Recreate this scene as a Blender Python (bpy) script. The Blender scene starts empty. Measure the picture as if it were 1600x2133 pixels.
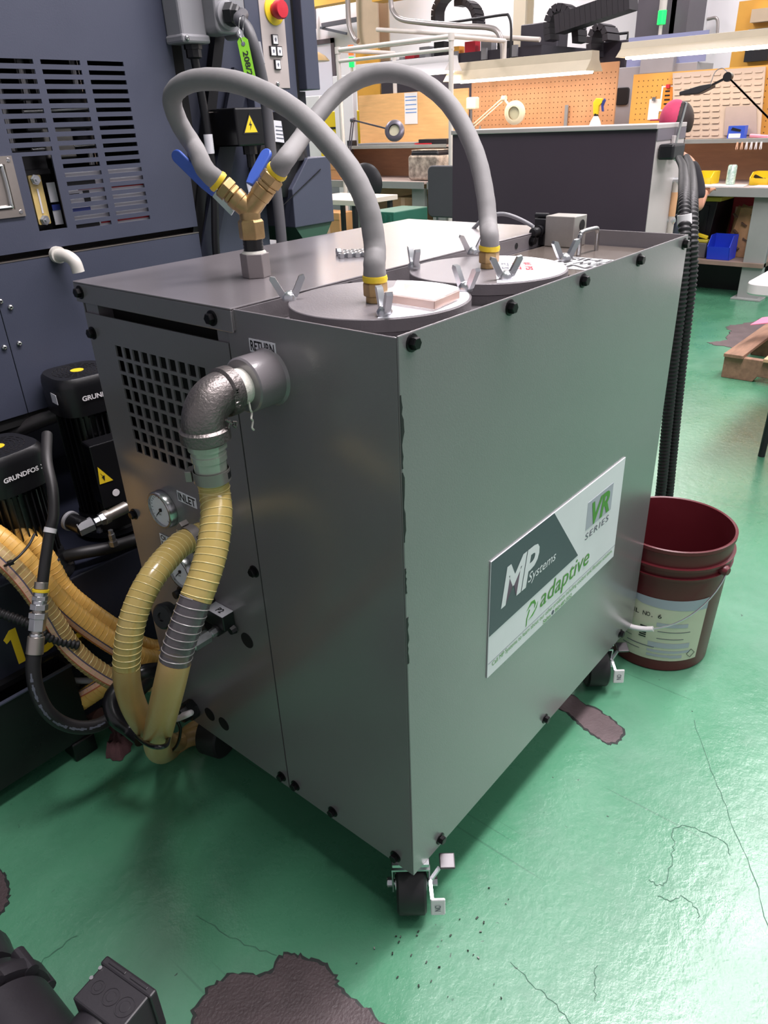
import bpy, bmesh, math, random
from mathutils import Vector as V, Matrix as M4
SC = bpy.context.scene
COL = SC.collection
RND = random.Random(7)
PI = math.pi

# ---------------------------------------------------------------- camera
cam_d = bpy.data.cameras.new('camera')
cam = bpy.data.objects.new('camera', cam_d)
COL.objects.link(cam)
cam_d.sensor_fit = 'VERTICAL'
cam_d.sensor_height = 36.0
cam_d.lens = 26.051
cam_d.clip_start = 0.02
cr, cd, cf = V((0.640286, -0.767209, -0.037745)), V((-0.378681, -0.272518, -0.884497)), V((0.668307, 0.580624, -0.465017))
cm = M4(((cr.x, -cd.x, -cf.x, -0.645335), (cr.y, -cd.y, -cf.y, -0.528548), (cr.z, -cd.z, -cf.z, 1.284545), (0, 0, 0, 1)))
cam.matrix_world = cm
SC.camera = cam

# ---------------------------------------------------------------- world, exposure
wd = bpy.data.worlds.new('hall')
SC.world = wd
wd.use_nodes = True
wd.node_tree.nodes['Background'].inputs[0].default_value = (0.96, 0.91, 1.0, 1)
wd.node_tree.nodes['Background'].inputs[1].default_value = 0.43
SC.view_settings.view_transform = 'Standard'
SC.view_settings.look = 'None'
SC.view_settings.gamma = 1
SC.view_settings.use_curve_mapping = False
SC.view_settings.exposure = 0.0

def hall_lamp(x, y, z, sx, sy, w, col=(1.0, 0.925, 0.955)):
    d = bpy.data.lights.new('hall_lamp', 'AREA')
    d.shape = 'RECTANGLE'; d.size = sx; d.size_y = sy; d.energy = w; d.color = col
    o = bpy.data.objects.new('hall_lamp', d)
    o.location = (x, y, z)
    COL.objects.link(o)
    return o
LAMPS = [(1.0, -2.3, 3.9, 2.4, 0.5, 50), (3.7, -0.35, 3.9, 2.4, 0.5, 125), (1.0, -0.2, 3.9, 2.4, 0.5, 190), (4.8, -2.5, 3.9, 2.4, 0.5, 90), (8.2, -1.0, 3.9, 2.4, 0.5, 90),
         (4.2, 3.4, 3.9, 2.4, 0.5, 90), (7.8, 2.6, 3.9, 2.4, 0.5, 110), (4.6, 6.6, 3.9, 2.4, 0.5, 110), (8.4, 6.2, 3.9, 2.4, 0.5, 140), (8.4, 9.6, 3.9, 2.4, 0.5, 150)]  # last lamp is unseen, added to brighten the far walls
for a in LAMPS:
    hall_lamp(*a)

# ---------------------------------------------------------------- materials
def lin(c):
    c = c / 255.0
    return c / 12.92 if c <= 0.04045 else ((c + 0.055) / 1.055) ** 2.4
def rgb(c):
    return (lin(c[0]), lin(c[1]), lin(c[2]), 1)
MATS = {}
def mat(name, c, rough=0.5, metal=0.0, var=0.0, scale=8.0, bump=0.0, bscale=None, spec=0.5, coat=0.0, emit=None, es=0.0, alpha=1.0, trans=0.0, c2=None, stretch=None):
    m = bpy.data.materials.new(name); m.use_nodes = True
    nt = m.node_tree; b = nt.nodes['Principled BSDF']; L = nt.links
    b.inputs['Base Color'].default_value = rgb(c)
    b.inputs['Roughness'].default_value = rough
    b.inputs['Metallic'].default_value = metal
    b.inputs['Specular IOR Level'].default_value = spec
    b.inputs['Coat Weight'].default_value = coat
    b.inputs['Coat Roughness'].default_value = 0.2
    b.inputs['Alpha'].default_value = alpha
    b.inputs['Transmission Weight'].default_value = trans
    if emit:
        b.inputs['Emission Color'].default_value = rgb(emit); b.inputs['Emission Strength'].default_value = es
    if var or bump or c2:
        tc = nt.nodes.new('ShaderNodeTexCoord'); mp = nt.nodes.new('ShaderNodeMapping')
        L.new(tc.outputs['Object'], mp.inputs[0])
        if stretch: mp.inputs['Scale'].default_value = stretch
        if var or c2:
            n = nt.nodes.new('ShaderNodeTexNoise'); n.inputs['Scale'].default_value = scale; n.inputs['Detail'].default_value = 6
            n.inputs['Roughness'].default_value = 0.6
            L.new(mp.outputs[0], n.inputs['Vector'])
            r = nt.nodes.new('ShaderNodeValToRGB')
            r.color_ramp.elements[0].position = 0.3; r.color_ramp.elements[1].position = 0.72
            k = rgb(c)
            r.color_ramp.elements[0].color = tuple(max(0, x * (1 - var)) for x in k[:3]) + (1,)
            r.color_ramp.elements[1].color = rgb(c2) if c2 else tuple(min(1, x * (1 + var)) for x in k[:3]) + (1,)
            L.new(n.outputs['Fac'], r.inputs[0]); L.new(r.outputs[0], b.inputs['Base Color'])
            if rough > 0.05:
                mr = nt.nodes.new('ShaderNodeMapRange'); mr.inputs['To Min'].default_value = rough * 0.85; mr.inputs['To Max'].default_value = min(1, rough * 1.2)
                L.new(n.outputs['Fac'], mr.inputs[0]); L.new(mr.outputs[0], b.inputs['Roughness'])
        if bump:
            n2 = nt.nodes.new('ShaderNodeTexNoise'); n2.inputs['Scale'].default_value = bscale or scale * 6; n2.inputs['Detail'].default_value = 3
            bp = nt.nodes.new('ShaderNodeBump'); bp.inputs['Strength'].default_value = bump; bp.inputs['Distance'].default_value = 0.002
            L.new(mp.outputs[0], n2.inputs['Vector']); L.new(n2.outputs['Fac'], bp.inputs['Height']); L.new(bp.outputs[0], b.inputs['Normal'])
    MATS[name] = m
    return m
m_cart = mat('cart_paint', (120, 115, 118), 0.31, var=0.06, scale=3, bump=0.10, bscale=420, spec=0.5, coat=1.0)
m_cover = mat('cover_paint', (112, 107, 110), 0.4, var=0.08, scale=4, bump=0.15, bscale=350)
m_hatch = mat('hatch_brown', (96, 88, 82), 0.18, var=0.15, scale=6)
m_black = mat('black_plastic', (24, 24, 27), 0.38, var=0.1)
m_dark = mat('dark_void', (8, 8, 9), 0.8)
m_bolt = mat('black_oxide', (26, 25, 27), 0.32, metal=0.6)
m_rub = mat('black_rubber', (30, 29, 31), 0.5, var=0.15, scale=20)
m_rubk = mat('worn_rubber', (38, 36, 37), 0.45, var=0.2, scale=30)
m_zinc = mat('zinc_plate', (205, 207, 210), 0.28, metal=0.95, var=0.1, scale=25)
m_steel = mat('bright_steel', (190, 190, 190), 0.22, metal=1.0, var=0.08, scale=30)
m_alu = mat('machined_aluminium', (188, 184, 178), 0.38, metal=0.75, var=0.1, scale=20)
m_cast = mat('cast_iron', (122, 116, 114), 0.42, metal=0.85, var=0.12, scale=30, bump=0.5, bscale=260)
m_brass = mat('brass', (176, 148, 104), 0.36, metal=0.85, var=0.16, scale=40)
m_blue = mat('blue_vinyl', (66, 98, 190), 0.4, var=0.06)
m_yel = mat('yellow_band', (232, 200, 40), 0.45)
m_ghose = mat('gray_hose_cover', (130, 128, 128), 0.62, var=0.06, scale=9, bump=0.15, bscale=90)
m_white = mat('white_print', (232, 231, 236), 0.4, var=0.03)
m_wplas = mat('white_plastic', (228, 224, 226), 0.35)
m_ink = mat('black_ink', (22, 22, 26), 0.5)
m_gink = mat('gray_ink', (92, 96, 108), 0.5)
m_lgink = mat('light_gray_ink', (176, 178, 190), 0.5)
m_green = mat('green_ink', (84, 152, 58), 0.45)
m_red = mat('red_ink', (206, 44, 62), 0.45)
m_slate = mat('slate_print', (72, 76, 88), 0.38)
m_tape = mat('thread_tape', (225, 222, 212), 0.7, var=0.1, scale=60, bump=0.4, bscale=200)
m_scuff = mat('scuff', (28, 28, 30), 0.6)

# ---------------------------------------------------------------- mesh builder
INV = {}
class MB:
    def __init__(s):
        s.v = []; s.f = []; s.m = []; s.k = 0
    def add(s, vs, fs):
        n = len(s.v)
        s.v += [tuple(x) for x in vs]
        s.f += [tuple(i + n for i in f) for f in fs]
        s.m += [s.k] * len(fs)
        return s
    def box(s, x0, x1, y0, y1, z0, z1):
        return s.add([(x, y, z) for z in (z0, z1) for y in (y0, y1) for x in (x0, x1)],
                     [(0, 2, 3, 1), (4, 5, 7, 6), (0, 1, 5, 4), (2, 6, 7, 3), (0, 4, 6, 2), (1, 3, 7, 5)])
    def obox(s, c, a, b, d):
        c, a, b, d = V(c), V(a), V(b), V(d)
        return s.add([c + a * i + b * j + d * k for k in (-1, 1) for j in (-1, 1) for i in (-1, 1)],
                     [(0, 2, 3, 1), (4, 5, 7, 6), (0, 1, 5, 4), (2, 6, 7, 3), (0, 4, 6, 2), (1, 3, 7, 5)])
    def bar(s, p, q, w, h, up=(0, 0, 1)):
        p, q = V(p), V(q); d = (q - p)
        u = d.cross(V(up))
        if u.length < 1e-6: u = d.cross(V((1, 0, 0)))
        u.normalize(); v = u.cross(d).normalized()
        return s.obox((p + q) / 2, d / 2, u * w / 2, v * h / 2)
    def lathe(s, o, ax, prof, n=24, rot=0.0, cap=True):
        o, ax = V(o), V(ax).normalized()
        u = ax.orthogonal().normalized()
        if abs(ax.z) > 0.99: u = V((1, 0, 0))
        w = ax.cross(u)
        vs = []; fs = []
        for t, r in prof:
            for i in range(n):
                a = rot + 2 * PI * i / n
                vs.append(o + ax * t + (u * math.cos(a) + w * math.sin(a)) * max(r, 1e-5))
        for j in range(len(prof) - 1):
            for i in range(n):
                k = (i + 1) % n
                fs.append((j * n + i, j * n + k, (j + 1) * n + k, (j + 1) * n + i))
        if cap:
            fs.append(tuple(range(n - 1, -1, -1)))
            m = (len(prof) - 1) * n
            fs.append(tuple(range(m, m + n)))
        return s.add(vs, fs)
    def cyl(s, p, q, r, r2=None, n=20, rot=0.0):
        p, q = V(p), V(q)
        L = (q - p).length
        return s.lathe(p, q - p, [(0, r), (L, r if r2 is None else r2)], n, rot)
    def tube(s, pts, r, n=12, cap=True, closed=False):
        pts = [V(p) for p in pts]; N = len(pts)
        rs = r if isinstance(r, (list, tuple)) else [r] * N
        T = []
        for i in range(N):
            if closed: t = pts[(i + 1) % N] - pts[i - 1]
            else: t = pts[min(i + 1, N - 1)] - pts[max(i - 1, 0)]
            T.append(t.normalized() if t.length > 1e-9 else V((0, 0, 1)))
        u = T[0].orthogonal().normalized()
        vs = []; fs = []
        for i in range(N):
            if i:
                q = T[i - 1].rotation_difference(T[i]); u = q @ u
            u = (u - T[i] * u.dot(T[i])).normalized(); w = T[i].cross(u)
            for j in range(n):
                a = 2 * PI * j / n
                vs.append(pts[i] + (u * math.cos(a) + w * math.sin(a)) * rs[i])
        for i in range(N if closed else N - 1):
            i2 = (i + 1) % N
            for j in range(n):
                k = (j + 1) % n
                fs.append((i * n + j, i * n + k, i2 * n + k, i2 * n + j))
        if cap and not closed:
            fs.append(tuple(range(n - 1, -1, -1))); fs.append(tuple((N - 1) * n + j for j in range(n)))
        return s.add(vs, fs)
    def prism(s, poly, o, u, v, d):
        o, u, v, d = V(o), V(u), V(v), V(d)
        n = len(poly)
        b = [o + u * p[0] + v * p[1] for p in poly]
        if u.cross(v).dot(d) < 0: b.reverse()
        return s.add(b + [p + d for p in b],
                     [tuple(range(n - 1, -1, -1)), tuple(range(n, 2 * n))] + [(i, (i + 1) % n, n + (i + 1) % n, n + i) for i in range(n)])
    def perf(s, us, vs_, hole, o, u, v, d):
        # sheet cut on a grid: us / vs_ are the cut lines, hole(i, j) says which cells are open
        o, u, v, d = V(o), V(u), V(v), V(d)
        nu, nv = len(us), len(vs_)
        P = [o + u * a + v * b for b in vs_ for a in us]
        Q = [p + d for p in P]
        I = lambda i, j: j * nu + i
        K = nu * nv
        fs = []
        solid = lambda i, j: 0 <= i < nu - 1 and 0 <= j < nv - 1 and not hole(i, j)
        for j in range(nv - 1):
            for i in range(nu - 1):
                if hole(i, j): continue
                a, b, c, e = I(i, j), I(i + 1, j), I(i + 1, j + 1), I(i, j + 1)
                fs.append((e, c, b, a)); fs.append((K + a, K + b, K + c, K + e))
                if not solid(i - 1, j): fs.append((a, K + a, K + e, e))
                if not solid(i + 1, j): fs.append((b, c, K + c, K + b))
                if not solid(i, j - 1): fs.append((a, b, K + b, K + a))
                if not solid(i, j + 1): fs.append((e, K + e, K + c, c))
        return s.add(P + Q, fs)
    def mesh(s, name, mats, smooth=38, inv=None):
        me = bpy.data.meshes.new(name)
        vs = [inv @ V(p) for p in s.v] if inv is not None else s.v
        me.from_pydata([tuple(p) for p in vs], [], s.f)
        for m in (mats if isinstance(mats, (list, tuple)) else [mats]): me.materials.append(m)
        if any(s.m): me.polygons.foreach_set('material_index', s.m)
        bm = bmesh.new(); bm.from_mesh(me); bmesh.ops.recalc_face_normals(bm, faces=bm.faces); bm.to_mesh(me); bm.free()
        if smooth:
            me.shade_smooth(); me.set_sharp_from_angle(angle=math.radians(smooth))
        me.update()
        return me
    def build(s, name, mats, parent=None, smooth=38, bevel=0.0, label=None, local=False):
        inv = INV.get(parent.name) if (parent is not None and not local) else None
        o = bpy.data.objects.new(name, s.mesh(name, mats, smooth, inv))
        COL.objects.link(o)
        if parent is not None:
            o.parent = parent
            INV[o.name] = INV[parent.name]
        if bevel:
            b = o.modifiers.new('bevel', 'BEVEL'); b.width = bevel; b.segments = 2; b.limit_method = 'ANGLE'; b.angle_limit = math.radians(40)
        if label: o['label'] = label
        return o
def thing(name, label, cat, loc=(0, 0, 0), rotz=0.0, group=None):
    o = bpy.data.objects.new(name, None); COL.objects.link(o)
    o.location = loc; o.rotation_euler = (0, 0, rotz); o.empty_display_size = 0.05
    o['label'] = label; o['category'] = cat
    if group: o['group'] = group
    INV[o.name] = (M4.Translation(V(loc)) @ M4.Rotation(rotz, 4, 'Z')).inverted()
    return o
def solo(name, mb, m, label, cat, group=None, smooth=38, bevel=0.0):
    xs, ys, zs = zip(*mb.v)
    c = V(((min(xs) + max(xs)) / 2, (min(ys) + max(ys)) / 2, min(zs)))
    o = bpy.data.objects.new(name, mb.mesh(name, m, smooth, M4.Translation(-c))); COL.objects.link(o)
    o.location = c; INV[o.name] = M4.Translation(-c)
    o['label'] = label; o['category'] = cat
    if group: o['group'] = group
    if bevel:
        b = o.modifiers.new('bevel', 'BEVEL'); b.width = bevel; b.segments = 2; b.limit_method = 'ANGLE'; b.angle_limit = math.radians(40)
    return o
def struct(name, mb, m, smooth=38, bevel=0.0):
    o = mb.build(name, m, None, smooth, bevel); o['kind'] = 'structure'; INV[o.name] = M4.Identity(4)
    return o
def inst(name, me, parent, p, x=(1, 0, 0), z=(0, 0, 1)):
    # a copy of a small shared mesh, its local z along z and local x along x, at world point p
    o = bpy.data.objects.new(name, me); COL.objects.link(o); o.parent = parent
    z = V(z).normalized(); x = V(x); x = (x - z * x.dot(z)).normalized(); y = z.cross(x)
    w = M4(((x.x, y.x, z.x, p[0]), (x.y, y.y, z.y, p[1]), (x.z, y.z, z.z, p[2]), (0, 0, 0, 1)))
    o.matrix_local = INV[parent.name] @ w
    INV[o.name] = w.inverted()
    return o
def dup(root, loc, rotz=None, label=None, group=None):
    def cp(o, par):
        c = o.copy(); COL.objects.link(c)
        if par is not None: c.parent = par
        for ch in list(o.children): cp(ch, c)
        return c
    r = cp(root, None)
    r.location = loc
    if rotz is not None: r.rotation_euler = (0, 0, rotz)
    if label: r['label'] = label
    if group: r['group'] = group
    INV[r.name] = (M4.Translation(V(loc)) @ M4.Rotation(r.rotation_euler.z, 4, 'Z')).inverted()
    return r
def spl(pts, n=8):
    P = [V(p) for p in pts]; P = [P[0] * 2 - P[1]] + P + [P[-1] * 2 - P[-2]]
    out = []
    for i in range(1, len(P) - 2):
        a, b, c, d = P[i - 1], P[i], P[i + 1], P[i + 2]
        for k in range(n):
            t = k / n
            out.append(0.5 * ((2 * b) + (c - a) * t + (2 * a - 5 * b + 4 * c - d) * t * t + (3 * b - a - 3 * c + d) * t ** 3))
    out.append(P[-2])
    return out
def even(pts, step):
    # resample a polyline at an even step
    out = [pts[0]]; acc = 0.0
    for a, b in zip(pts, pts[1:]):
        L = (b - a).length
        if L < 1e-9: continue
        t = step - acc
        while t <= L:
            out.append(a + (b - a) * (t / L)); t += step
        acc = L - (t - step)
    return out
def coil(path, r, pitch, wr, seg=10, n=5):
    # a wire wound round a hose path
    P = even(path, pitch / seg); out = []
    T = [(P[min(i + 1, len(P) - 1)] - P[max(i - 1, 0)]).normalized() for i in range(len(P))]
    u = T[0].orthogonal().normalized()
    for i, p in enumerate(P):
        if i: u = T[i - 1].rotation_difference(T[i]) @ u
        u = (u - T[i] * u.dot(T[i])).normalized(); w = T[i].cross(u)
        a = 2 * PI * i / seg
        out.append(p + (u * math.cos(a) + w * math.sin(a)) * r)
    return MB().tube(out, wr, n)
def corr(path, r, pitch, depth, n=14):
    # corrugated conduit
    P = even(path, pitch / 4)
    return MB().tube(P, [r - (0 if i % 4 in (0, 1) else depth) for i in range(len(P))], n)
TXT = {}
def lettering(text, o, u, v, w=None, h=None, parent=None, m=None, bold=0.0, shear=0.0, name='lettering', lift=0.0012, spacing=1.0):
    # flat print: o is the lower left corner, u and v the unit directions of the line and of its height
    cu = bpy.data.curves.new('t', 'FONT'); cu.body = text; cu.size = 1; cu.offset = bold; cu.shear = shear; cu.resolution_u = 3
    cu.space_character = spacing; cu.space_line = 0.95
    ob = bpy.data.objects.new('t', cu)
    me = bpy.data.meshes.new_from_object(ob)
    bpy.data.objects.remove(ob); bpy.data.curves.remove(cu)
    xs = [p.co.x for p in me.vertices]; ys = [p.co.y for p in me.vertices]
    x0, y0 = min(xs), min(ys); W, H = max(xs) - x0, max(ys) - y0
    if w is None: w = h * W / H
    if h is None: h = w * H / W
    o, u, v = V(o), V(u).normalized(), V(v).normalized(); nrm = u.cross(v).normalized()
    inv = INV[parent.name]
    for p in me.vertices:
        p.co = inv @ (o + u * ((p.co.x - x0) / W * w) + v * ((p.co.y - y0) / H * h) + nrm * lift)
    me.materials.append(m); me.name = name
    ob = bpy.data.objects.new(name, me); COL.objects.link(ob); ob.parent = parent
    INV[ob.name] = INV[parent.name]
    return ob
def rrect(w, h, r, n=4):
    out = []
    for cx, cy, a0 in ((w / 2 - r, h / 2 - r, 0), (-w / 2 + r, h / 2 - r, 90), (-w / 2 + r, -h / 2 + r, 180), (w / 2 - r, -h / 2 + r, 270)):
        for i in range(n + 1):
            a = math.radians(a0 + 90 * i / n); out.append((cx + r * math.cos(a), cy + r * math.sin(a)))
    return out
X, Y, Z = V((1, 0, 0)), V((0, 1, 0)), V((0, 0, 1))

# ---------------------------------------------------------------- the setting
def floor_mat():
    m = bpy.data.materials.new('green_epoxy'); m.use_nodes = True
    nt = m.node_tree; L = nt.links; b = nt.nodes['Principled BSDF']
    def N(t, **k):
        n = nt.nodes.new(t)
        for a, v in k.items():
            if a in n.inputs: n.inputs[a].default_value = v
        return n
    tc = N('ShaderNodeTexCoord')
    def noise(s, d=5, r=0.6, sc=None):
        n = N('ShaderNodeTexNoise'); n.inputs['Scale'].default_value = s; n.inputs['Detail'].default_value = d; n.inputs['Roughness'].default_value = r
        if sc:
            mp = N('ShaderNodeMapping'); mp.inputs['Scale'].default_value = sc; mp.inputs['Rotation'].default_value = (0, 0, 0.6)
            L.new(tc.outputs['Object'], mp.inputs[0]); L.new(mp.outputs[0], n.inputs['Vector'])
        else: L.new(tc.outputs['Object'], n.inputs['Vector'])
        return n
    def ramp(src, p0, c0, p1, c1):
        r = N('ShaderNodeValToRGB'); e = r.color_ramp.elements
        e[0].position = p0; e[1].position = p1; e[0].color = c0; e[1].color = c1
        L.new(src, r.inputs[0]); return r
    def mix(fac, a, bb, f=None, mode='MIX'):
        x = N('ShaderNodeMixRGB'); x.blend_type = mode
        if f is None: L.new(fac, x.inputs[0])
        else: x.inputs[0].default_value = f
        for s, i in ((a, 1), (bb, 2)):
            if isinstance(s, tuple): x.inputs[i].default_value = s
            else: L.new(s, x.inputs[i])
        return x.outputs[0]
    base = ramp(noise(1.6, 6).outputs['Fac'], 0.3, rgb((66, 129, 96)), 0.7, rgb((87, 147, 115))).outputs[0]
    blot = ramp(noise(9, 6, 0.7).outputs['Fac'], 0.52, (0, 0, 0, 1), 0.75, (1, 1, 1, 1)).outputs[0]
    bm_ = N('ShaderNodeMath'); bm_.operation = 'MULTIPLY'; bm_.inputs[1].default_value = 0.3; L.new(blot, bm_.inputs[0])
    c1 = mix(bm_.outputs[0], base, rgb((54, 104, 78)))
    # dark specks of dirt
    vo = N('ShaderNodeTexVoronoi'); vo.inputs['Scale'].default_value = 26; vo.inputs['Randomness'].default_value = 1
    dis = noise(40, 2)
    add = N('ShaderNodeMixRGB'); add.inputs[0].default_value = 0.03; L.new(tc.outputs['Object'], add.inputs[1]); L.new(dis.outputs['Color'], add.inputs[2])
    L.new(add.outputs[0], vo.inputs['Vector'])
    sp = ramp(vo.outputs['Distance'], 0.045, (1, 1, 1, 1), 0.075, (0, 0, 0, 1)).outputs[0]
    gate = ramp(noise(3.3, 4).outputs['Fac'], 0.52, (0, 0, 0, 1), 0.6, (1, 1, 1, 1)).outputs[0]
    sg = N('ShaderNodeMath'); sg.operation = 'MULTIPLY'; L.new(sp, sg.inputs[0]); L.new(gate, sg.inputs[1])
    c2 = mix(sg.outputs[0], c1, rgb((30, 52, 42)))
    # long fine scratches
    def scr(rot, sc, thr):
        w = N('ShaderNodeTexNoise'); w.inputs['Scale'].default_value = sc; w.inputs['Detail'].default_value = 1
        mp = N('ShaderNodeMapping'); mp.inputs['Rotation'].default_value = (0, 0, rot); mp.inputs['Scale'].default_value = (1, 0.02, 1)
        L.new(tc.outputs['Object'], mp.inputs[0]); L.new(mp.outputs[0], w.inputs['Vector'])
        return ramp(w.outputs['Fac'], thr, (0, 0, 0, 1), thr + 0.015, (1, 1, 1, 1)).outputs[0]
    c3 = c2
    for rot, sc, thr in ((0.5, 60, 0.755), (-0.9, 70, 0.752), (1.4, 55, 0.757)):
        q = N('ShaderNodeMath'); q.operation = 'MULTIPLY'; q.inputs[1].default_value = 0.55; L.new(scr(rot, sc, thr), q.inputs[0])
        c3 = mix(q.outputs[0], c3, rgb((60, 108, 84)))
    fl = ramp(noise(1.1, 7, 0.7).outputs['Fac'], 0.48, (0, 0, 0, 1), 0.72, (1, 1, 1, 1)).outputs[0]
    fm = N('ShaderNodeMath'); fm.operation = 'MULTIPLY'; fm.inputs[1].default_value = 0.38; L.new(fl, fm.inputs[0])
    c3 = mix(fm.outputs[0], c3, rgb((118, 156, 138)))
    L.new(c3, b.inputs['Base Color'])
    # dried coolant: patchy dull film, so the gloss is uneven
    film = noise(2.2, 8, 0.72)
    rr = N('ShaderNodeMapRange'); rr.inputs['From Min'].default_value = 0.35; rr.inputs['From Max'].default_value = 0.7
    rr.inputs['To Min'].default_value = 0.20; rr.inputs['To Max'].default_value = 0.44
    L.new(film.outputs['Fac'], rr.inputs[0]); L.new(rr.outputs[0], b.inputs['Roughness'])
    b.inputs['Specular IOR Level'].default_value = 0.5
    b.inputs['Coat Weight'].default_value = 0.45; b.inputs['Coat Roughness'].default_value = 0.2
    bp = N('ShaderNodeBump'); bp.inputs['Strength'].default_value = 0.3; bp.inputs['Distance'].default_value = 0.004
    L.new(noise(34, 5, 0.65).outputs['Fac'], bp.inputs['Height']); L.new(bp.outputs[0], b.inputs['Normal']); L.new(bp.outputs[0], b.inputs['Coat Normal'])
    return m
m_floor = floor_mat()
m_conc = mat('bare_concrete', (92, 78, 80), 0.55, var=0.22, scale=14, bump=0.5, bscale=160)
m_concd = mat('bare_concrete_dark', (74, 62, 64), 0.5, var=0.25, scale=18, bump=0.6, bscale=200)
m_lip = mat('paint_edge', (34, 40, 38), 0.5)
m_wall = mat('white_wall', (226, 222, 226), 0.7, var=0.03, scale=2)
m_ceil = mat('ceiling_paint', (205, 205, 205), 0.8)
floor = struct('floor', MB().box(-5, 12, -6, 13, -0.1, 0.0), m_floor, 0)
def patch(pts, m, seed, jag=0.004, per=7):
    # where the paint has flaked away: concrete let in, with a dark broken rim of paint
    r = random.Random(seed); P = [V(p) for p in pts]; out = []
    n = len(P)
    for i in range(n):
        a, b, c, d = P[i - 1], P[i], P[(i + 1) % n], P[(i + 2) % n]
        for k in range(per):
            t = k / per
            q = 0.5 * ((2 * b) + (c - a) * t + (2 * a - 5 * b + 4 * c - d) * t * t + (3 * b - a - 3 * c + d) * t ** 3)
            out.append(V((q.x + r.uniform(-jag, jag), q.y + r.uniform(-jag, jag), 0)))
    cen = sum(out, V((0, 0, 0))) / len(out)
    rim = [cen + (p - cen) * (1 + (0.0035 + r.random() * 0.004) / max(0.02, (p - cen).length)) for p in out]
    MB().prism([(p.x, p.y) for p in rim], (0, 0, 0.0002), X, Y, (0, 0, 0.0006)).build('paint_edge', m_lip, floor, 0)
    MB().prism([(p.x, p.y) for p in out], (0, 0, 0.0004), X, Y, (0, 0, 0.0010)).build('bare_patch', m, floor, 0)
patch([(-0.356, 0.176, 0.000), (-0.311, 0.203, 0.000), (-0.267, 0.193, 0.000), (-0.223, 0.144, 0.000), (-0.186, 0.146, 0.000), (-0.164, 0.110, 0.000), (-0.155, 0.062, 0.000), (-0.168, 0.025, 0.000), (-0.162, -0.031, 0.000), (-0.175, -0.083, 0.000), (-0.289, -0.075, 0.000), (-0.402, 0.064, 0.000)], m_concd, 3)
patch([(0.721, 0.084, 0.000), (0.709, 0.026, 0.000), (0.705, -0.035, 0.000), (0.681, -0.087, 0.000), (0.636, -0.089, 0.000), (0.625, -0.064, 0.000), (0.640, -0.009, 0.000), (0.655, 0.030, 0.000), (0.665, 0.100, 0.000)], m_conc, 5, 0.003)
patch([(-0.426, 0.765, 0.000), (-0.418, 0.711, 0.000), (-0.427, 0.672, 0.000), (-0.444, 0.637, 0.000), (-0.462, 0.628, 0.000), (-0.493, 0.638, 0.000)], m_concd, 8, 0.003)
def crack(pts, w=.0009):
    # blistered paint line
    P = spl([V(p) for p in pts], 5); r = random.Random(len(pts)); vs = []
    for i, p in enumerate(P):
        d = (P[min(i + 1, len(P) - 1)] - P[max(i - 1, 0)]).normalized(); n = V((-d.y, d.x, 0)); k = w * r.uniform(.4, 1.3); q = V((p.x, p.y, .0006)) + n * r.uniform(-.003, .003)
        vs += [q - n * k, q + n * k]
    MB().add(vs, [(2 * i, 2 * i + 1, 2 * i + 3, 2 * i + 2) for i in range(len(P) - 1)]).build('paint_crack', m_crack, floor, 0)
m_crack = mat('crack_line', (58, 102, 82), .6)
crack([(0.348, -0.289, 0.000), (0.349, -0.310, 0.000), (0.376, -0.315, 0.000), (0.422, -0.304, 0.000), (0.451, -0.297, 0.000), (0.488, -0.281, 0.000), (0.514, -0.308, 0.000), (0.517, -0.345, 0.000), (0.518, -0.373, 0.000), (0.495, -0.391, 0.000)])
crack([(0.324, -0.315, 0.000), (0.331, -0.335, 0.000), (0.354, -0.353, 0.000), (0.344, -0.377, 0.000), (0.329, -0.388, 0.000)])
crack([(0.816, -0.205, 0.000), (0.702, -0.278, 0.000), (0.638, -0.325, 0.000), (0.558, -0.379, 0.000), (0.471, -0.441, 0.000), (0.389, -0.489, 0.000)], .0007)
crack([(0.054, -0.167, 0.000), (0.043, -0.215, 0.000), (0.039, -0.253, 0.000), (0.028, -0.297, 0.000)], .0007)
crack([(-0.232, 0.331, 0.000), (-0.223, 0.260, 0.000), (-0.211, 0.208, 0.000), (-0.190, 0.159, 0.000)], .0007)
crack([(-0.473, 0.478, 0.000), (-0.439, 0.475, 0.000), (-0.394, 0.472, 0.000)], .0009)
crack([(0.083, -0.308, 0.000), (0.107, -0.295, 0.000), (0.138, -0.283, 0.000)], .0007)
sw = MB(); _r = random.Random(11)
for _ in range(30):
    u, v = _r.choice(((.02, -.06), (.0, -.09), (-.03, -.05), (.08, -.12), (.04, -.02), (-.06, .0), (-.02, .04)))
    c = V((u + _r.uniform(-.09, .09), v + _r.uniform(-.08, .08), .0022)); a = _r.uniform(0, 6.3); s = _r.uniform(.0009, .0028)
    sw.obox(c, V((math.cos(a), math.sin(a), .2)) * s, V((-math.sin(a), math.cos(a), 0)) * s * .5, (0, 0, .0009))
m_swarf = mat('swarf', (70, 74, 70), .35, metal=.5)
o = sw.build('metal_swarf', m_swarf, None, 0); o['label'] = 'scattered metal chips and grit on the floor round the near caster'; o['category'] = 'debris'; o['kind'] = 'stuff'
for k, (u, v) in enumerate(((960, 1942), (963, 1957), (1028, 1975))):
    p = V((0, 0, 0))
patch([(4.111, 0.881, 0.000), (4.228, 0.821, 0.000), (4.457, 0.859, 0.000), (4.568, 0.918, 0.000), (4.743, 0.831, 0.000), (4.985, 0.745, 0.000), (4.635, 0.564, 0.000), (4.013, 0.615, 0.000), (4.069, 0.742, 0.000)], m_conc, 9, 0.012)
struct('wall_back', MB().box(10.0, 10.15, -6, 13, 0, 5.2), m_wall, 0)
struct('wall_left', MB().box(-5, 10, 12.0, 12.15, 0, 5.2), m_wall, 0)
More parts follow.
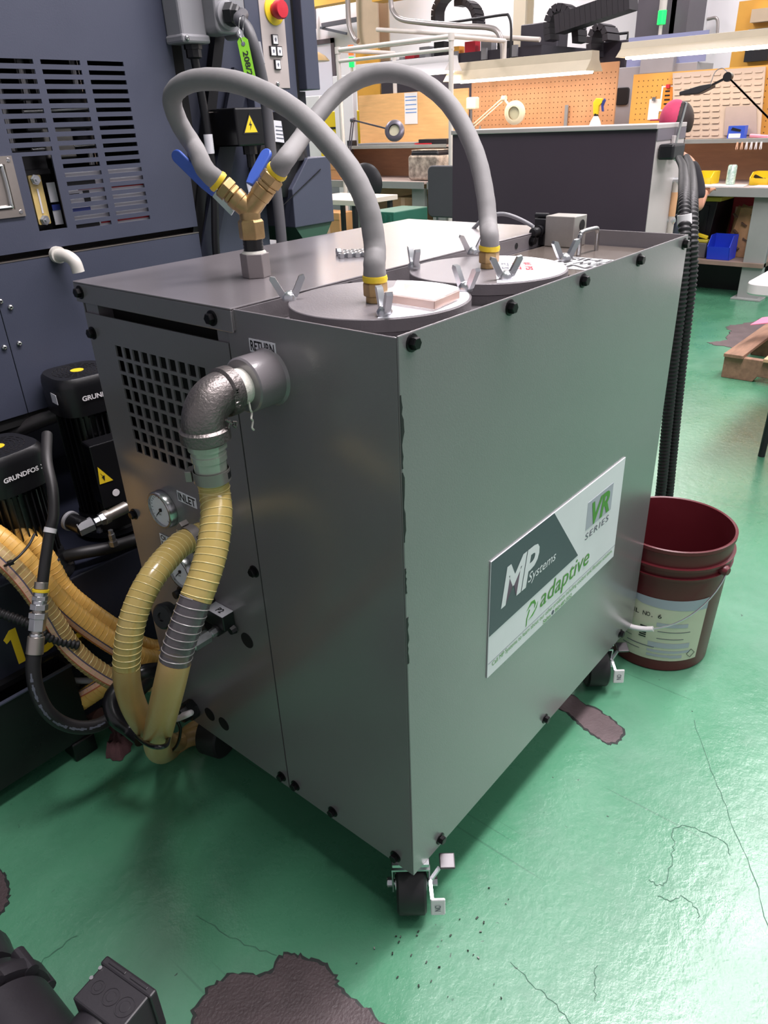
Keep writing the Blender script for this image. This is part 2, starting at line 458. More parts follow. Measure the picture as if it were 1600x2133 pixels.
struct('ceiling', MB().box(-5, 12, -6, 13, 5.2, 5.3), m_ceil, 0)
m_fix = mat('lamp_housing', (214, 210, 204), 0.5)
for i, a in enumerate(LAMPS):
    x, y, z, sx, sy = a[:5]
    b = MB().prism([(-sy / 2 - .05, 0.02), (sy / 2 + .05, 0.02), (sy / 2 - .05, 0.14), (-sy / 2 + .05, 0.14)], (x - sx / 2, y, z), Y, Z, (sx, 0, 0))
    for q in (-sx / 3, sx / 3): b.cyl((x + q, y, z + .13), (x + q, y, 5.2), .012)
    solo('ceiling_light', b, m_fix, 'long white hanging ceiling light high above the shop floor', 'ceiling light', 'ceiling lights over the shop')  # one unseen housing per lamp, the added wall lamp included

# ---------------------------------------------------------------- the filtration cart
cart = thing('filtration_cart', 'dark grey sheet metal coolant filtration cart on casters with a logo sign', 'filter cart', (0.45, 0.346, 0))
ZB, ZT, YS = 0.14, 1.07, 0.306
MB().box(0.0, 0.9, 0.0, 0.003, ZB, ZT).build('side_panel', m_cart, cart, 0, 0.0012)
MB().box(0.0, 0.003, 0.003, YS, ZB, 1.068).build('tank_panel', m_cart, cart, 0, 0.001)
ys = [0.309, 0.3725]; zs = [ZB, 0.7785]
for i in range(10): ys += [0.3725 + 0.02475 * i + 0.0001, 0.3725 + 0.02475 * i + 0.0178]
for j in range(8): zs += [0.7785 + 0.02490 * j + 0.0001, 0.7785 + 0.02490 * j + 0.0192]
ys = sorted(set(ys)) + [0.688]; zs = sorted(set(zs)) + [1.018]
def _h(i, j): return i >= 2 and j >= 2 and i % 2 == 0 and j % 2 == 0 and i < len(ys) - 2 and j < len(zs) - 2
MB().perf(ys, zs, _h, (0.0005, 0, 0), Y, Z, (0.003, 0, 0)).build('vent_panel', m_cart, cart, 0)
for y0, y1 in ((.31, .335), (.648, .686)): MB().box(0.004, 0.03, y0, y1, 1.0, 1.05).build('frame_tab', m_cart, cart, 0)
MB().box(0.03, 0.88, 0.32, 0.68, 0.2, 1.03).build('interior_shade', m_dark, cart, 0)  # black block standing in for the unlit inside behind the vents
MB().box(0.003, 0.897, 0.689, 0.692, ZB, 1.06).build('back_panel', m_cart, cart, 0)
MB().box(0.897, 0.9, 0.003, 0.692, ZB, ZT).build('end_panel', m_cart, cart, 0, 0.001)
MB().box(0.003, 0.897, 0.003, 0.689, ZB + 0.002, ZB + 0.006).build('base_pan', m_black, cart, 0)
# lid: top sheet with turned down flanges
b = MB().box(-0.005, 0.904, 0.288, 0.696, 1.067, 1.070).box(-0.005, -0.002, 0.288, 0.696, 1.036, 1.067)
b.box(-0.002, 0.904, 0.288, 0.291, 1.038, 1.067).box(-0.002, 0.904, 0.693, 0.696, 1.036, 1.067)
b.build('lid', m_cart, cart, 0, 0.0012)
MB().box(0.003, 0.897, 0.003, 0.288, 1.034, 1.038).build('tank_deck', m_cart, cart, 0)
MB().prism([(0.545, 0.012), (0.885, 0.012), (0.885, 0.275), (0.60, 0.275), (0.60, 0.2)], (0, 0, 1.038), X, Y, (0, 0, 0.003)).build('hatch_plate', m_hatch, cart, 0, 0.0008)
# hex flange bolts, one shared mesh
def bolt_mesh(r, h, m, fl=1.25):
    b = MB().lathe((0, 0, 0), Z, [(0, r * fl), (0.0016, r * fl), (0.0022, r)], 18)
    b.lathe((0, 0, 0.002), Z, [(0, r * 0.92), (h * 0.85, r * 0.92), (h, r * 0.78)], 6)
    return b.mesh('hex_bolt', m, 30)
bm_b = bolt_mesh(0.0088, 0.0075, m_bolt)
for x, z in ((.025, 1.057), (.241, 1.056), (.456, 1.056), (.668, 1.056), (.881, 1.055), (.077, .158), (.452, .159), (.824, .157)):
    inst('hex_bolt', bm_b, cart, (x, 0.0, z), X, -Y)
for y, z, dx in ((.678, 1.053, -.005), (.330, 1.052, -.005), (.676, .984, 0.0005), (.671, .634, 0.0005), (.322, .635, 0.0005), (.326, .160, 0.0005), (.287, .162, 0), (.188, .162, 0), (.039, .159, 0), (.318, .97, 0.0005)):
    inst('hex_bolt', bm_b, cart, (dx, y, z), Y, -X)
for x in (.235, .45, .62, .80):
    inst('hex_bolt', bm_b, cart, (x, 0.288, 1.054), X, -Y)
MB().cyl((.74, .288, 1.052), (.74, .2875, 1.052), .006).build('lid_hole', m_dark, cart)
# plugged knockouts
for y, z in ((.371, .470), (.541, .198), (.495, .198)):
    MB().cyl((0.001, y, z), (-0.0008, y, z), 0.0155, n=28).build('hole_plug', m_dark, cart)
# scuffed corner
r_ = random.Random(4)
for z0, z1, w in ((.905, 1.0, .006), (.80, .90, .004), (.60, .68, .004), (.72, .76, .003)):
    b = MB(); n = 12
    pts = [(0.001 + r_.random() * w, z0 + (z1 - z0) * i / n) for i in range(n + 1)]
    b.prism([(0.0, z0)] + pts + [(0.0, z1)], (0, -0.0006, 0), X, Z, (0, 0.0005, 0)).build('scuff_mark', m_scuff, cart, 0)

# ------------------------------------------------ casters
def caster(px, py, ang):
    c = M4.Translation(V((px, py, 0))) @ M4.Rotation(ang, 4, 'Z')
    T = lambda b: setattr(b, 'v', [tuple(c @ V(p)) for p in b.v]) or b
    # local: wheel rolls along x, axle along y, wheel centre (0,0,.05)
    top = T(MB().box(-.03, .034, -.032, .032, .134, .1405).lathe((0.008, 0, .114), Z, [(0, .03), (.02, .03)], 24)).build('caster', m_zinc, cart)
    w = MB().lathe((0, -.0265, .055), Y, [(0, .026), (.0, .050), (.004, .055), (.049, .055), (.053, .050), (.053, .026)], 44)
    T(w).build('wheel', m_rub, top)
    T(MB().lathe((0, -.029, .055), Y, [(0, .016), (.058, .016)], 20)).build('hub', m_steel, top)
    f = MB()
    for s in (-1, 1):
        f.prism([(-.014, .046), (.0, .038), (.014, .046), (.030, .118), (-.024, .118)], (0, s * .0315, 0), X, Z, (0, s * .0025, 0))
    f.box(-.024, .030, -.034, .034, .115, .119)
    T(f).build('fork', m_zinc, top, 30)
    a = MB().cyl((0, -.046, .055), (0, .044, .055), .0065, n=12)
    a.lathe((0, -.048, .055), Y, [(0, .0085), (.009, .0085)], 6).lathe((0, .035, .055), Y, [(0, .0085), (.008, .0085)], 6)
    T(a).build('axle_bolt', m_zinc, top, 30)
    return top, T
ang = math.atan2(.64, .77)
m_rel = mat('dark_zinc', (84, 82, 84), .35, metal=.5)
def pedals(top, T, side):
    s = side
    c_rot = M4.Rotation(ang, 3, 'Z')
    p = T(MB().obox((-.052, s * .046, .058), (.002, 0, .019), (0, s * .013, 0), (.0025, 0, -.0003))).build('brake_pedal', m_wplas, top, 0, .003)
    T(MB().bar((-.05, s * .036, .075), (-.018, s * .034, .085), .006, .004)).build('brake_arm', m_zinc, top)
    T(MB().bar((-.018, s * .036, .085), (-.004, s * .052, .098), .006, .005)).build('release_arm', m_zinc, top)
    T(MB().obox((.006, s * .066, .101), (.014, 0, .003), (0, .014, 0), (-.0007, 0, .003))).build('release_pedal', m_rel, top, 0, .002)
    o = T(MB().add([(-.0545, s * .046 - s * .006, .066)], []))
    q = V(o.v[0]); u_ = (c_rot @ V((0, 0, -1))); w_ = (c_rot @ V((0, 1, 0)))
    lettering('ON', q, -Z, w_ * -1 if False else (-w_), w=.016, h=.011, parent=p, m=m_gink, bold=.01)
    return p
ang = math.atan2(.64, .77)
cs = {}
for k, (x, y, a) in enumerate(((.036, .036, ang), (.80, .045, ang), (.06, .62, .3), (.83, .62, .5))):
    cs[k] = caster(x, y, a)
for k in (0, 1): pedals(*cs[k], -1)

# ------------------------------------------------ filter covers with wing nuts and labels
def wing_nut(p, a, par):
    u = V((math.cos(a), math.sin(a), 0)); w = V((-math.sin(a), math.cos(a), 0)); p = V(p)
    b = MB().lathe(p, Z, [(0, .010), (.006, .0105), (.011, .007), (.013, .0035), (.013, .0034)], 16)
    for s in (-1, 1):
        b.prism([(.004, .003), (.012, .0045), (.0245, .029), (.023, .0335), (.0165, .032), (.006, .012)], p - w * .0042, u * s, Z, w * .0084)
    b.build('wing_nut', m_zinc, par, 45)
def cover(cx, cy, R, rot, nuts, name):
    b = MB().lathe((cx, cy, 1.038), Z, [(0, R - .004), (.014, R - .004)], 64)
    base = b.build('filter_cover', m_cover, cart, 40)
    MB().lathe((cx, cy, 1.0535), Z, [(0, R), (.0155, R), (.0165, R - .001)], 72).build('cover_disc', m_cover, base, 40)
    for a in nuts:
        wing_nut((cx + (R - .014) * math.cos(a), cy + (R - .014) * math.sin(a), 1.070), a + PI / 2 + RND.uniform(-.9, .9), base)
    return base
c1 = cover(.148, .152, .1265, 0, [], 'a'); c2 = cover(.408, .143, .1265, 0, [], 'b')
for px, py, a, c in ((603, 622, -.7, c1), (802, 655, 1.0, c1), (970, 600, 1.35, c1), (862, 556, .95, c2), (985, 526, -.75, c2), (1053, 577, -.75, c2), (1176, 540, -.55, c2)):
    wing_nut({(603, 622): (0.074, 0.255, 1.070), (802, 655): (0.069, 0.077, 1.070), (970, 600): (0.245, 0.075, 1.070), (862, 556): (0.351, 0.249, 1.070), (985, 526): (0.519, 0.247, 1.070), (1053, 577): (0.343, 0.070, 1.070), (1176, 540): (0.524, 0.068, 1.070)}[(px, py)], a, c)
def cover_label(cx, cy, R, par, rows):
    # segment of a disc: chord side to the left, arc side over the rim; notch round the wing nut
    d = .012; pts = []
    n = V((.55, -.835, 0)); t = V((.835, .55, 0))
    a0 = math.acos(d / (R - .003))
    for i in range(33):
        a = -a0 + 2 * a0 * i / 32
        pts.append(((R - .003) * math.cos(a), (R - .003) * math.sin(a)))
    lb = MB().prism(pts, (cx, cy, 1.0701), n, t, (0, 0, .0006)).build('warning_label', m_white, par, 0)
    return n, t
for c, (cx, cy), rows in ((c1, (.148, .152), (('STATUS OK', 0), ('FILTER', 1), ('#2 ON', 1))), (c2, (.408, .143), (('STATUS OK', 0), ('FILTER', 1), ('#1 ON', 1)))):
    n, t = cover_label(cx, cy, .1265, c, rows)
    o = V((cx, cy, 1.0707))
    # lines read from the far side of the cart
    lettering('SET 20 PSI', o + n * .022 + t * .045, -t, n, w=.085, h=.012, parent=c, m=m_gink, bold=.01, lift=.0004)
    lettering('INLET', o + n * .040 + t * .042, -t, n, w=.060, h=.013, parent=c, m=m_red, bold=.03, lift=.0004)
    lettering('#2 PSI' if c is c1 else '#1 PSI', o + n * .058 + t * .046, -t, n, w=.070, h=.013, parent=c, m=m_red, bold=.03, lift=.0004)
    for k in range(3):
        q = o + n * (.083 + k * .007) + t * (.05 - k * .012)
        MB().prism([(0, 0), (-.085 + k * .02, 0), (-.085 + k * .02, .0018), (0, .0018)], q, t, n, (0, 0, .0004)).build('fine_print', m_lgink, c, 0)
# sticker lying on the hatch plate
st = MB().prism([(.612, .05), (.728, .05), (.728, .165), (.612, .165)], (0, 0, 1.0413), X, Y, (0, 0, .0005)).build('hatch_sticker', m_white, cart, 0)
for k, s_ in enumerate(('THIS', 'FEW M', 'INL')):
    lettering(s_, (.722 - k * .036, .056, 1.0419), Y, -X, w=.10, h=.028, parent=st, m=m_ink, bold=.03, lift=.0003)
# bail handle of the hatch
hp = [(0.693, 0.113, 1.041)]
b = MB().tube(spl([(.745, .152, 1.041), (.745, .152, 1.072), (.748, .152, 1.080), (.756, .152, 1.084), (.81, .152, 1.084), (.818, .152, 1.080), (.821, .152, 1.072), (.821, .152, 1.041)], 6), .0045, 10)
b.build('hatch_handle', m_steel, cart)
# ------------------------------------------------ gauges
def gauge(y, z, R):
    b = MB().lathe((0, y, z), -X, [(0, R), (.012, R), (.0145, R - .002), (.0145, R - .005), (.010, R - .0055)], 40, cap=False).build('gauge', m_steel, cart, 50)
    MB().lathe((-.009, y, z), -X, [(0, R - .005), (.0005, R - .005)], 36).build('dial', m_white, b)
    q = MB()
    for i in range(19):
        a = math.radians(-45 + 270 * i / 18); l = .004 if i % 3 == 0 else .0025
        u = V((0, -math.cos(a), math.sin(a))); w = V((0, math.sin(a), math.cos(a)))
        q.obox(V((-.0098, y, z)) + u * (R - .0085 - l / 2), u * l / 2, w * .0004, (.0002, 0, 0))
    q.build('dial_mark', m_ink, b, 0)
    lettering('psi', (-.0096, y + .006, z - .012), -Y, Z, h=.006, parent=b, m=m_ink)
    u = V((0, .72, -.69))
    n = MB().bar(V((-.0105, y, z)) - u * .006, V((-.0105, y, z)) + u * (R * .6), .0016, .0008, (1, 0, 0)).cyl((-.0095, y, z), (-.0115, y, z), .0035, n=14)
    n.build('needle', m_ink, b)
gauge(.556, .682, .036); gauge(.532, .560, .036)
def tag_label(name, text, yl, zl, w, h, tilt=0.0, lines=1, mg=.12):
    u = V((0, -math.cos(tilt), math.sin(tilt))); v = V((0, math.sin(tilt), math.cos(tilt)))
    o = V((-.0002, yl, zl))
    p = MB().prism([(0, 0), (w, 0), (w, h), (0, h)], o, u, v, (-.0008, 0, 0)).build(name, m_white, cart, 0)
    for i, t in enumerate(text.split('|')):
        k = len(text.split('|')); hh = h / k
        lettering(t, o + u * w * .05 + v * (h - hh * (i + 1) + hh * mg) - X * .0008, u, v, w=w * .9, h=hh * (1 - 2 * mg), parent=p, m=m_ink, bold=.02, lift=.0004)
tag_label('return_label', 'RETURN', .2615, 1.014, .0525, .0185)
tag_label('inlet_label', 'INLET', .507, .7125, .053, .020, -.02)
tag_label('outlet_label', 'OUTLET|100 PSI', .592, .592, .066, .027)
tag_label('safety_label', 'SAFETY VALVE', .562, .512, .09, .013)
# ------------------------------------------------ outlet fittings and valve block
mb = MB().box(-.026, 0, .398, .51, .492, .522).build('manifold_block', m_black, cart, 0, .002)
MB().box(-.0255, 0, .3985, .475, .5222, .5228).build('block_label', m_white, mb, 0)
lettering('P2', (-.020, .425, .5228), -Y, X, w=.014, h=.012, parent=mb, m=m_ink, bold=.01)
def fitting(y, z):
    b = MB().lathe((-.028, y, z), -X, [(0, .0085), (.012, .0085)], 6)
    b.lathe((-.039, y, z), -X, [(0, .0065), (.008, .0065)], 16).lathe((-.046, y, z), -X, [(0, .0125), (.034, .0125)], 6).lathe((-.08, y, z), -X, [(0, .0105), (.003, .009), (.003, .0065), (.0, .0065)], 20)
    b.build('hydraulic_fitting', m_zinc, cart, 30)
fitting(.452, .506); fitting(.420, .486)
MB().cyl((0, .420, .486), (-.03, .420, .486), .011, n=16).lathe((-.004, .398, .486), -X, [(0, .009), (.01, .007)], 8).build('bulkhead', m_black, cart)
hb = MB().cyl((-0.002, 0.461, 0.524), (-0.105, 0.440, 0.557), .0125, n=20).build('relief_stem', m_rubk, cart)
MB().lathe((-0.098, 0.442, 0.554), V((-0.105, 0.440, 0.557)) - V((-0.002, 0.461, 0.524)), [(0, .019), (.003, .0225), (.018, .0225), (.021, .019), (.021, .008), (.018, .007)], 30).build('relief_knob', m_black, hb)
MB().lathe((0, .55, .505), -X, [(0, .012), (.006, .012), (.006, .008), (.02, .008)], 12).build('bleed_screw', m_black, cart)
# cable gland low on the vent panel
MB().lathe((0, .598, .185), -X, [(0, .022), (.018, .022), (.018, .017), (.034, .016), (.036, .012)], 8).build('cable_gland', m_black, cart, 25)
# ------------------------------------------------ return port: welded half coupling, nipple, elbow
yr, zr = .228, .984
MB().lathe((0, yr, zr), -X, [(0, .0405), (.004, .0375), (.046, .0375), (.048, .035), (.048, .026)], 44).build('return_coupling', m_cart, cart, 30)
b = MB().lathe((-.044, yr, zr), -X, [(0, .0235)] + [(.003 + .0032 * i, .0246 - (.0013 if i % 2 else 0)) for i in range(10)], 32)
b.build('taped_nipple', m_tape, cart, 60)
b = MB().tube(spl([(-.056, yr - .019, zr - .016), (-.057, yr - .021, zr - .026), (-.053, yr - .018, zr - .032), (-.058, yr - .022, zr - .038), (-.053, yr - .018, zr - .044), (-.058, yr - .021, zr - .051), (-.054, yr - .019, zr - .056)], 5), .0014, 6)
b.build('tape_thread', m_tape, cart)
el = []
cxx, czz, rr_ = -.082, zr - .036, .036
for i in range(13):
    a = PI / 2 + (PI / 2) * i / 12
    el.append(V((cxx + rr_ * math.cos(a), yr, czz + rr_ * math.sin(a))))
b = MB().tube(el, .0285, 28)
b.lathe((-.068, yr, zr), -X, [(0, .026), (.0, .0325), (.014, .0325), (.017, .0285)], 36)
b.lathe((-.118, yr, czz - .016), Z, [(0, .026), (0, .0325), (.014, .0325), (.017, .0285), (.022, .0285)], 36)
eb = b.build('pipe_elbow', m_cast, cart, 45)
# cast marks on the elbow
b = MB()
e0 = V((-.098, yr - .0285, zr - .030))
for (x1, z1, x2, z2) in ((-.006, .006, .002, -.002), (0, .004, -.004, -.006), (.004, 0, .010, -.002), (.010, -.002, .009, -.008), (.004, -.004, .008, -.009)):
    b.tube([e0 + V((x1, 0, z1)), e0 + V((x2, 0, z2))], .0016, 6)
b.build('cast_mark', m_cast, eb)
lettering('4TRM', (-.080, yr - .0327, zr - .014), Z, -X, w=.026, h=.009, parent=eb, m=m_cast, bold=.02, lift=0.0002)
# hose barb below the elbow (clear sight section)
m_sight = mat('clear_sight', (176, 182, 170), 0.14, var=0.15, scale=20, metal=.35, spec=.6)
b = MB().lathe((-.118, yr, czz - .016), -Z, [(0, .0245), (.004, .0235), (.005, .0255), (.012, .0255), (.013, .0225), (.019, .0225), (.020, .0235), (.028, .0235), (.029, .0215), (.060, .0215)], 32)
b.build('hose_barb', m_sight, cart, 30)
# ------------------------------------------------ sign on the side panel
sg = MB().box(.2125, .7145, -.0022, -.0002, .431, .666).build('sign_board', m_white, cart, 0, .0004)
MB().prism([(.2135, .519), (.531, .5235), (.4165, .6655), (.2135, .6655)], (0, -.0027, 0), X, Z, (0, .0005, 0)).build('slate_field', m_slate, sg, 0)
FX, FZ = X, Z
def sign_text(t, x0, z0, w, h, m, **k): return lettering(t, (x0, -.0028, z0), X, Z, w=w, h=h, parent=sg, m=m, lift=.0003, **k)
# M and P joined, leaning
sign_text('MP', .247, .5565, .122, .0755, m_white, shear=.22, bold=.03, spacing=.9)
sign_text('Systems', .335, .5555, .100, .026, m_white, shear=.25, bold=.004)
MB().prism([(.555, .567), (.667, .567), (.667, .628), (.555, .628)], (0, -.0026, 0), X, Z, (0, .0003, 0)).build('logo_square', m_lgink, sg, 0)
sign_text('VR', .573, .568, .085, .052, m_green, shear=.18, bold=.03)
sign_text('SERIES', .556, .5445, .104, .014, m_gink, shear=.1, spacing=1.25)
sign_text('adaptive', .3875, .4675, .197, .050, m_green, shear=.15, bold=.002)
# leaf swoosh before the word
for pts in ([(.338, .500), (.352, .513), (.365, .511), (.371, .500), (.366, .492), (.366, .502), (.357, .507), (.348, .504)], [(.338, .465), (.341, .468), (.342, .482), (.350, .497), (.347, .499), (.339, .484)], [(.346, .476), (.362, .478), (.375, .488), (.379, .500), (.370, .488), (.358, .481)]):
    MB().prism(pts, (0, -.0027, 0), X, Z, (0, .0004, 0)).build('leaf_logo', m_green, sg, 0)
sign_text('Call MP Systems to learn about our other products including coolant tank filtration solutions.', .226, .446, .476, .0125, m_green)
MB().box(.214, .714, -.0025, -.002, .4605, .4612).build('sign_rule', m_gink, sg, 0)
sign_text('Sales', .404, .4335, .030, .009, m_green, bold=.01)
MB().lathe((.4425, -.0022, .4385), -Y, [(0, .005), (.0004, .005)], 18).build('phone_icon', m_gink, sg)
sign_text('860-687-3552', .451, .4335, .068, .009, m_green, bold=.01)

# ---------------------------------------------------------------- the machining centre at the left
m_navy = mat('navy_paint', (66, 70, 86), 0.42, var=0.06, scale=3, bump=0.08, bscale=300)
m_navyd = mat('dark_navy_paint', (34, 37, 50), 0.4, var=0.08, scale=4)
m_gbox = mat('gray_cast_box', (132, 132, 136), 0.42, var=0.05)
m_plate = mat('key_plate', (188, 178, 174), 0.4, metal=0.3, var=0.05)
m_amber = mat('amber_sight', (214, 188, 120), 0.25, var=0.1, spec=.6)
m_nickel = mat('brushed_nickel', (176, 168, 160), 0.33, metal=0.85, var=0.08, scale=12)
m_cable = mat('gray_cable', (74, 74, 78), 0.5)
m_blk = mat('gloss_black', (16, 16, 18), 0.28, var=0.1)
m_dgreen = mat('dark_green_paint', (44, 78, 62), 0.45)
m_redp = mat('red_button', (190, 40, 54), 0.35)
m_pvc = mat('aged_pvc', (208, 204, 196), 0.4, var=0.06)
m_lab = mat('data_label', (214, 214, 220), 0.45)
m_bluel = mat('blue_label', (52, 66, 140), 0.45)
cnc = thing('machining_center', 'tall dark navy machining centre with slotted vent door and switch panel', 'machine', (0.2, 1.7, 0))
YD = 1.15
# slotted door
us = [-1.2, .166, .184, .250, .255, .271, .360, .377, .466, .603]
zt = [1.426 - .01775 * k for k in range(19)]
vs = sorted([1.066, 2.4, 1.103, 1.250] + zt + [z - .0085 for z in zt])
def _hd(i, j):
    x = (us[i] + us[i + 1]) / 2; z = (vs[j] + vs[j + 1]) / 2
    if .184 < x < .250 and 1.103 < z < 1.250: return True
    ins = any(t - .0085 < z < t for t in zt)
    if not ins: return False
    if .166 < x < .255: return z > 1.2555
    return .271 < x < .360 or .377 < x < .466
MB().perf(us, vs, _hd, (0, YD, 0), X, Z, (0, .004, 0)).build('vent_door', m_navy, cnc, 0)
MB().box(.600, .603, YD + .004, YD + .12, 1.066, 2.4).box(-1.2, .6, YD + .004, YD + .12, 1.066, 1.069).build('door_return', m_navy, cnc, 0)
# what shows behind the slots
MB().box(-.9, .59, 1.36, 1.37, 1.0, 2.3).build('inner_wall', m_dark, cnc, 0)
b = MB()
for x in (.24, .30, .335, .43): b.cyl((x, 1.30, 1.22), (x, 1.30, 1.45), .012)
b.build('inner_pipe', m_steel, cnc)['kind'] = 'stuff'
MB().box(.29, .36, 1.24, 1.30, 1.24, 1.30).build('valve_block', m_alu, cnc, 0, .003)
MB().lathe((.40, 1.28, 1.25), Z, [(0, .03), (.12, .03), (.13, .02)], 24).build('inner_pump', m_black, cnc)
for k, z in enumerate((1.26, 1.30, 1.335, 1.36)):
    MB().cyl((.26, 1.25, z), (.46, 1.25, z + .004), .0045, n=10).build('inner_hose', (m_steel, m_cable)[k % 2], cnc)
pb = MB().box(.264, .50, 1.160, 1.164, 1.09, 1.215).build('lube_panel', m_lab, cnc, 0)
for x0, x1, z0, z1, m in ((.300, .50, 1.176, 1.186, m_redp), (.385, .50, 1.174, 1.184, m_redp), (.27, .335, 1.098, 1.112, m_ink), (.34, .5, 1.102, 1.112, m_redp), (.268, .320, 1.128, 1.140, m_bluel), (.27, .30, 1.162, 1.170, m_ink), (.31, .325, 1.145, 1.174, m_ink), (.27, .345, 1.186, 1.2, m_ink)):
    MB().box(x0, x1, 1.1585, 1.160, z0, z1).build('label_band', m, pb, 0)
# sight glass in its window
wb = MB().box(.17, .262, 1.20, 1.204, 1.09, 1.26).build('sight_backing', m_blk, cnc, 0)
sgl = MB().prism(rrect(.028, .1, .003), (.2185, 1.185, 1.162), X, Z, (0, .012, 0)).build('sight_gauge', m_amber, cnc, 30)
for z in (1.203, 1.121):
    MB().lathe((.2185, 1.186, z), -Y, [(0, .011), (.004, .011), (.004, .0085), (.010, .0085), (.010, .004), (.014, .004)], 6).build('sight_nut', m_zinc, sgl, 25)
MB().box(.2165, .2205, 1.1835, 1.185, 1.135, 1.185).build('sight_tube', m_wplas, sgl, 0)
MB().box(.18, .26, 1.19, 1.2, 1.212, 1.222).build('sight_bracket', m_black, cnc, 0)
for z0, z1, m in ((1.155, 1.195, m_lab), (1.108, 1.150, m_lab), (1.138, 1.150, m_bluel)):
    MB().box(.243, .262, 1.186 - (.001 if m is m_bluel else 0), 1.188, z0, z1).build('oil_label', m, cnc, 0)
# recessed flush pull
b = MB().perf([-.02, .0, .142, .161], [1.137, 1.152, 1.238, 1.253], lambda i, j: i == 1 and j == 1, (0, YD - .004, 0), X, Z, (0, .004, 0))
fp = b.build('flush_pull', m_nickel, cnc, 0)
MB().prism(rrect(.155, .098, .012), (.071, YD - .0005, 1.195), X, Z, (0, .03, 0)).build('pull_cup', m_nickel, fp, 30)
MB().tube(spl([(.02, YD - .003, 1.16), (.125, YD - .003, 1.157), (.135, YD - .003, 1.165), (.135, YD - .003, 1.228), (.125, YD - .003, 1.235), (.02, YD - .003, 1.235)], 5), .004, 8).build('pull_rim', m_steel, fp)
for z in (1.146, 1.245): MB().lathe((.152, YD - .004, z), -Y, [(0, .0045), (.0015, .0035)], 14).build('screw', m_steel, fp)
# lower covers with bright top edge
MB().box(-1.2, .055, YD, YD + .004, .724, 1.050).build('lower_cover', m_navy, cnc, 0, .001)
MB().box(.0565, .603, YD, YD + .004, .724, 1.050).build('lower_cover', m_navy, cnc, 0, .001)
MB().box(-1.2, .603, YD - .001, YD + .03, 1.0505, 1.052).build('cover_edge', m_nickel, cnc, 0)
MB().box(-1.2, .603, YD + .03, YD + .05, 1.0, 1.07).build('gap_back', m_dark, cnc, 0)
sm = MB().lathe((0, 0, 0), Z, [(0, .006), (.002, .006), (.0045, .0042), (.005, .0025), (.0035, .002)], 16).mesh('cover_screw', m_steel, 40)
for p in ((0.079, 1.150, 0.960), (0.077, 1.150, 0.881), (0.043, 1.150, 0.880), (0.061, 1.150, 0.976)): inst('cover_screw', sm, cnc, p, X, -Y)
# drain spout
p0 = (0.210, 1.150, 1.051)
dp = [V((p0[0], YD + .01, p0[2])), V((p0[0], YD - .01, p0[2])), V((p0[0] + .006, YD - .035, p0[2] - .002)), V((p0[0] + .012, YD - .05, p0[2] - .014)), V((p0[0] + .014, YD - .053, p0[2] - .036))]
b = MB().tube(spl(dp, 5), .0135, 16); b.lathe((p0[0], YD, p0[2]), -Y, [(0, .018), (.012, .018)], 20)
b.build('drain_spout', m_pvc, cnc)
# machine base and cavity
MB().box(-1.2, 1.6, 1.62, 2.6, 0, .9).build('machine_base', m_navyd, cnc, 0)
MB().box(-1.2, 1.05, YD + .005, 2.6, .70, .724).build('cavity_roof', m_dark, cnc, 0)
MB().box(-1.2, 1.05, 1.40, 2.6, 1.07, 2.4).build('machine_body', m_navyd, cnc, 0)
# bay right of the door
MB().box(.603, .87, YD + .03, YD + .04, .72, 2.4).build('bay_panel', m_navy, cnc, 0)
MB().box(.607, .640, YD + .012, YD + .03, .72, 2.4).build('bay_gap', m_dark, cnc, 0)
MB().box(.84, 1.0, YD, YD + .03, 1.26, 2.4).build('switch_column', m_navy, cnc, 0, .002)
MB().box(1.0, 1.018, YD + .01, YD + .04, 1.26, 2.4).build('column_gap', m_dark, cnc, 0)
MB().box(1.018, 1.07, YD - .02, YD + .2, 1.372, 2.4).build('corner_column', m_navy, cnc, 0, .002)
b = MB().prism([(.84, 1.18), (1.06, 1.18), (1.06, 1.37), (1.018, 1.37), (1.018, 1.26), (.84, 1.26)], (0, YD + .03, 0), X, Z, (0, .04, 0))
b.build('column_shoulder', m_navyd, cnc, 0)
# dark leaning struts in the bay
for q in (((455, 95), (440, 200)), ((436, 250), (396, 540))):
    pass
MB().bar((0.761, 1.165, 1.503), (0.573, 1.165, 0.963), .028, .02, (0, 1, 0)).build('bay_strut', m_blk, cnc, 0)
MB().bar((0.811, 1.160, 1.412), (0.611, 1.160, 0.958), .05, .012, (0, 1, 0)).build('bay_rail', m_navyd, cnc, 0)
MB().bar((0.681, 1.145, 1.323), (0.751, 1.145, 1.324), .002, .004, (0, 1, 0)).build('shelf_edge', m_nickel, cnc, 0)
# switch plate
sp = MB().prism([(.886, 1.376), (.972, 1.376), (.972, 2.2), (.886, 2.2)], (0, YD, 0), X, Z, (0, -.002, 0)).build('switch_plate', m_plate, cnc, 0, .002)
ec = V((.936, YD - .002, 1.550))
es = MB().lathe(ec, -Y, [(0, .0325), (.003, .0325), (.004, .031)], 40).build('stop_ring', m_yel, sp)
MB().lathe(ec - Y * .004, -Y, [(0, .016), (.012, .016), (.012, .021), (.026, .0215), (.03, .019), (.031, .0)], 36).build('stop_button', m_redp, es, 50)
for kx, kz, g in ((.9285, 1.486, '\u2190'), (.918, 1.460, '\u2191'), (.940, 1.460, '\u2193'), (.930, 1.430, 'C')):
    k = MB().box(kx - .0105, kx + .0105, YD - .006, YD - .002, kz - .0115, kz + .0115).build('key', m_ink, sp, 0)
    MB().box(kx - .0078, kx + .0078, YD - .0075, YD - .006, kz - .0095, kz + .0095).build('key_cap', m_wplas, k, 0)
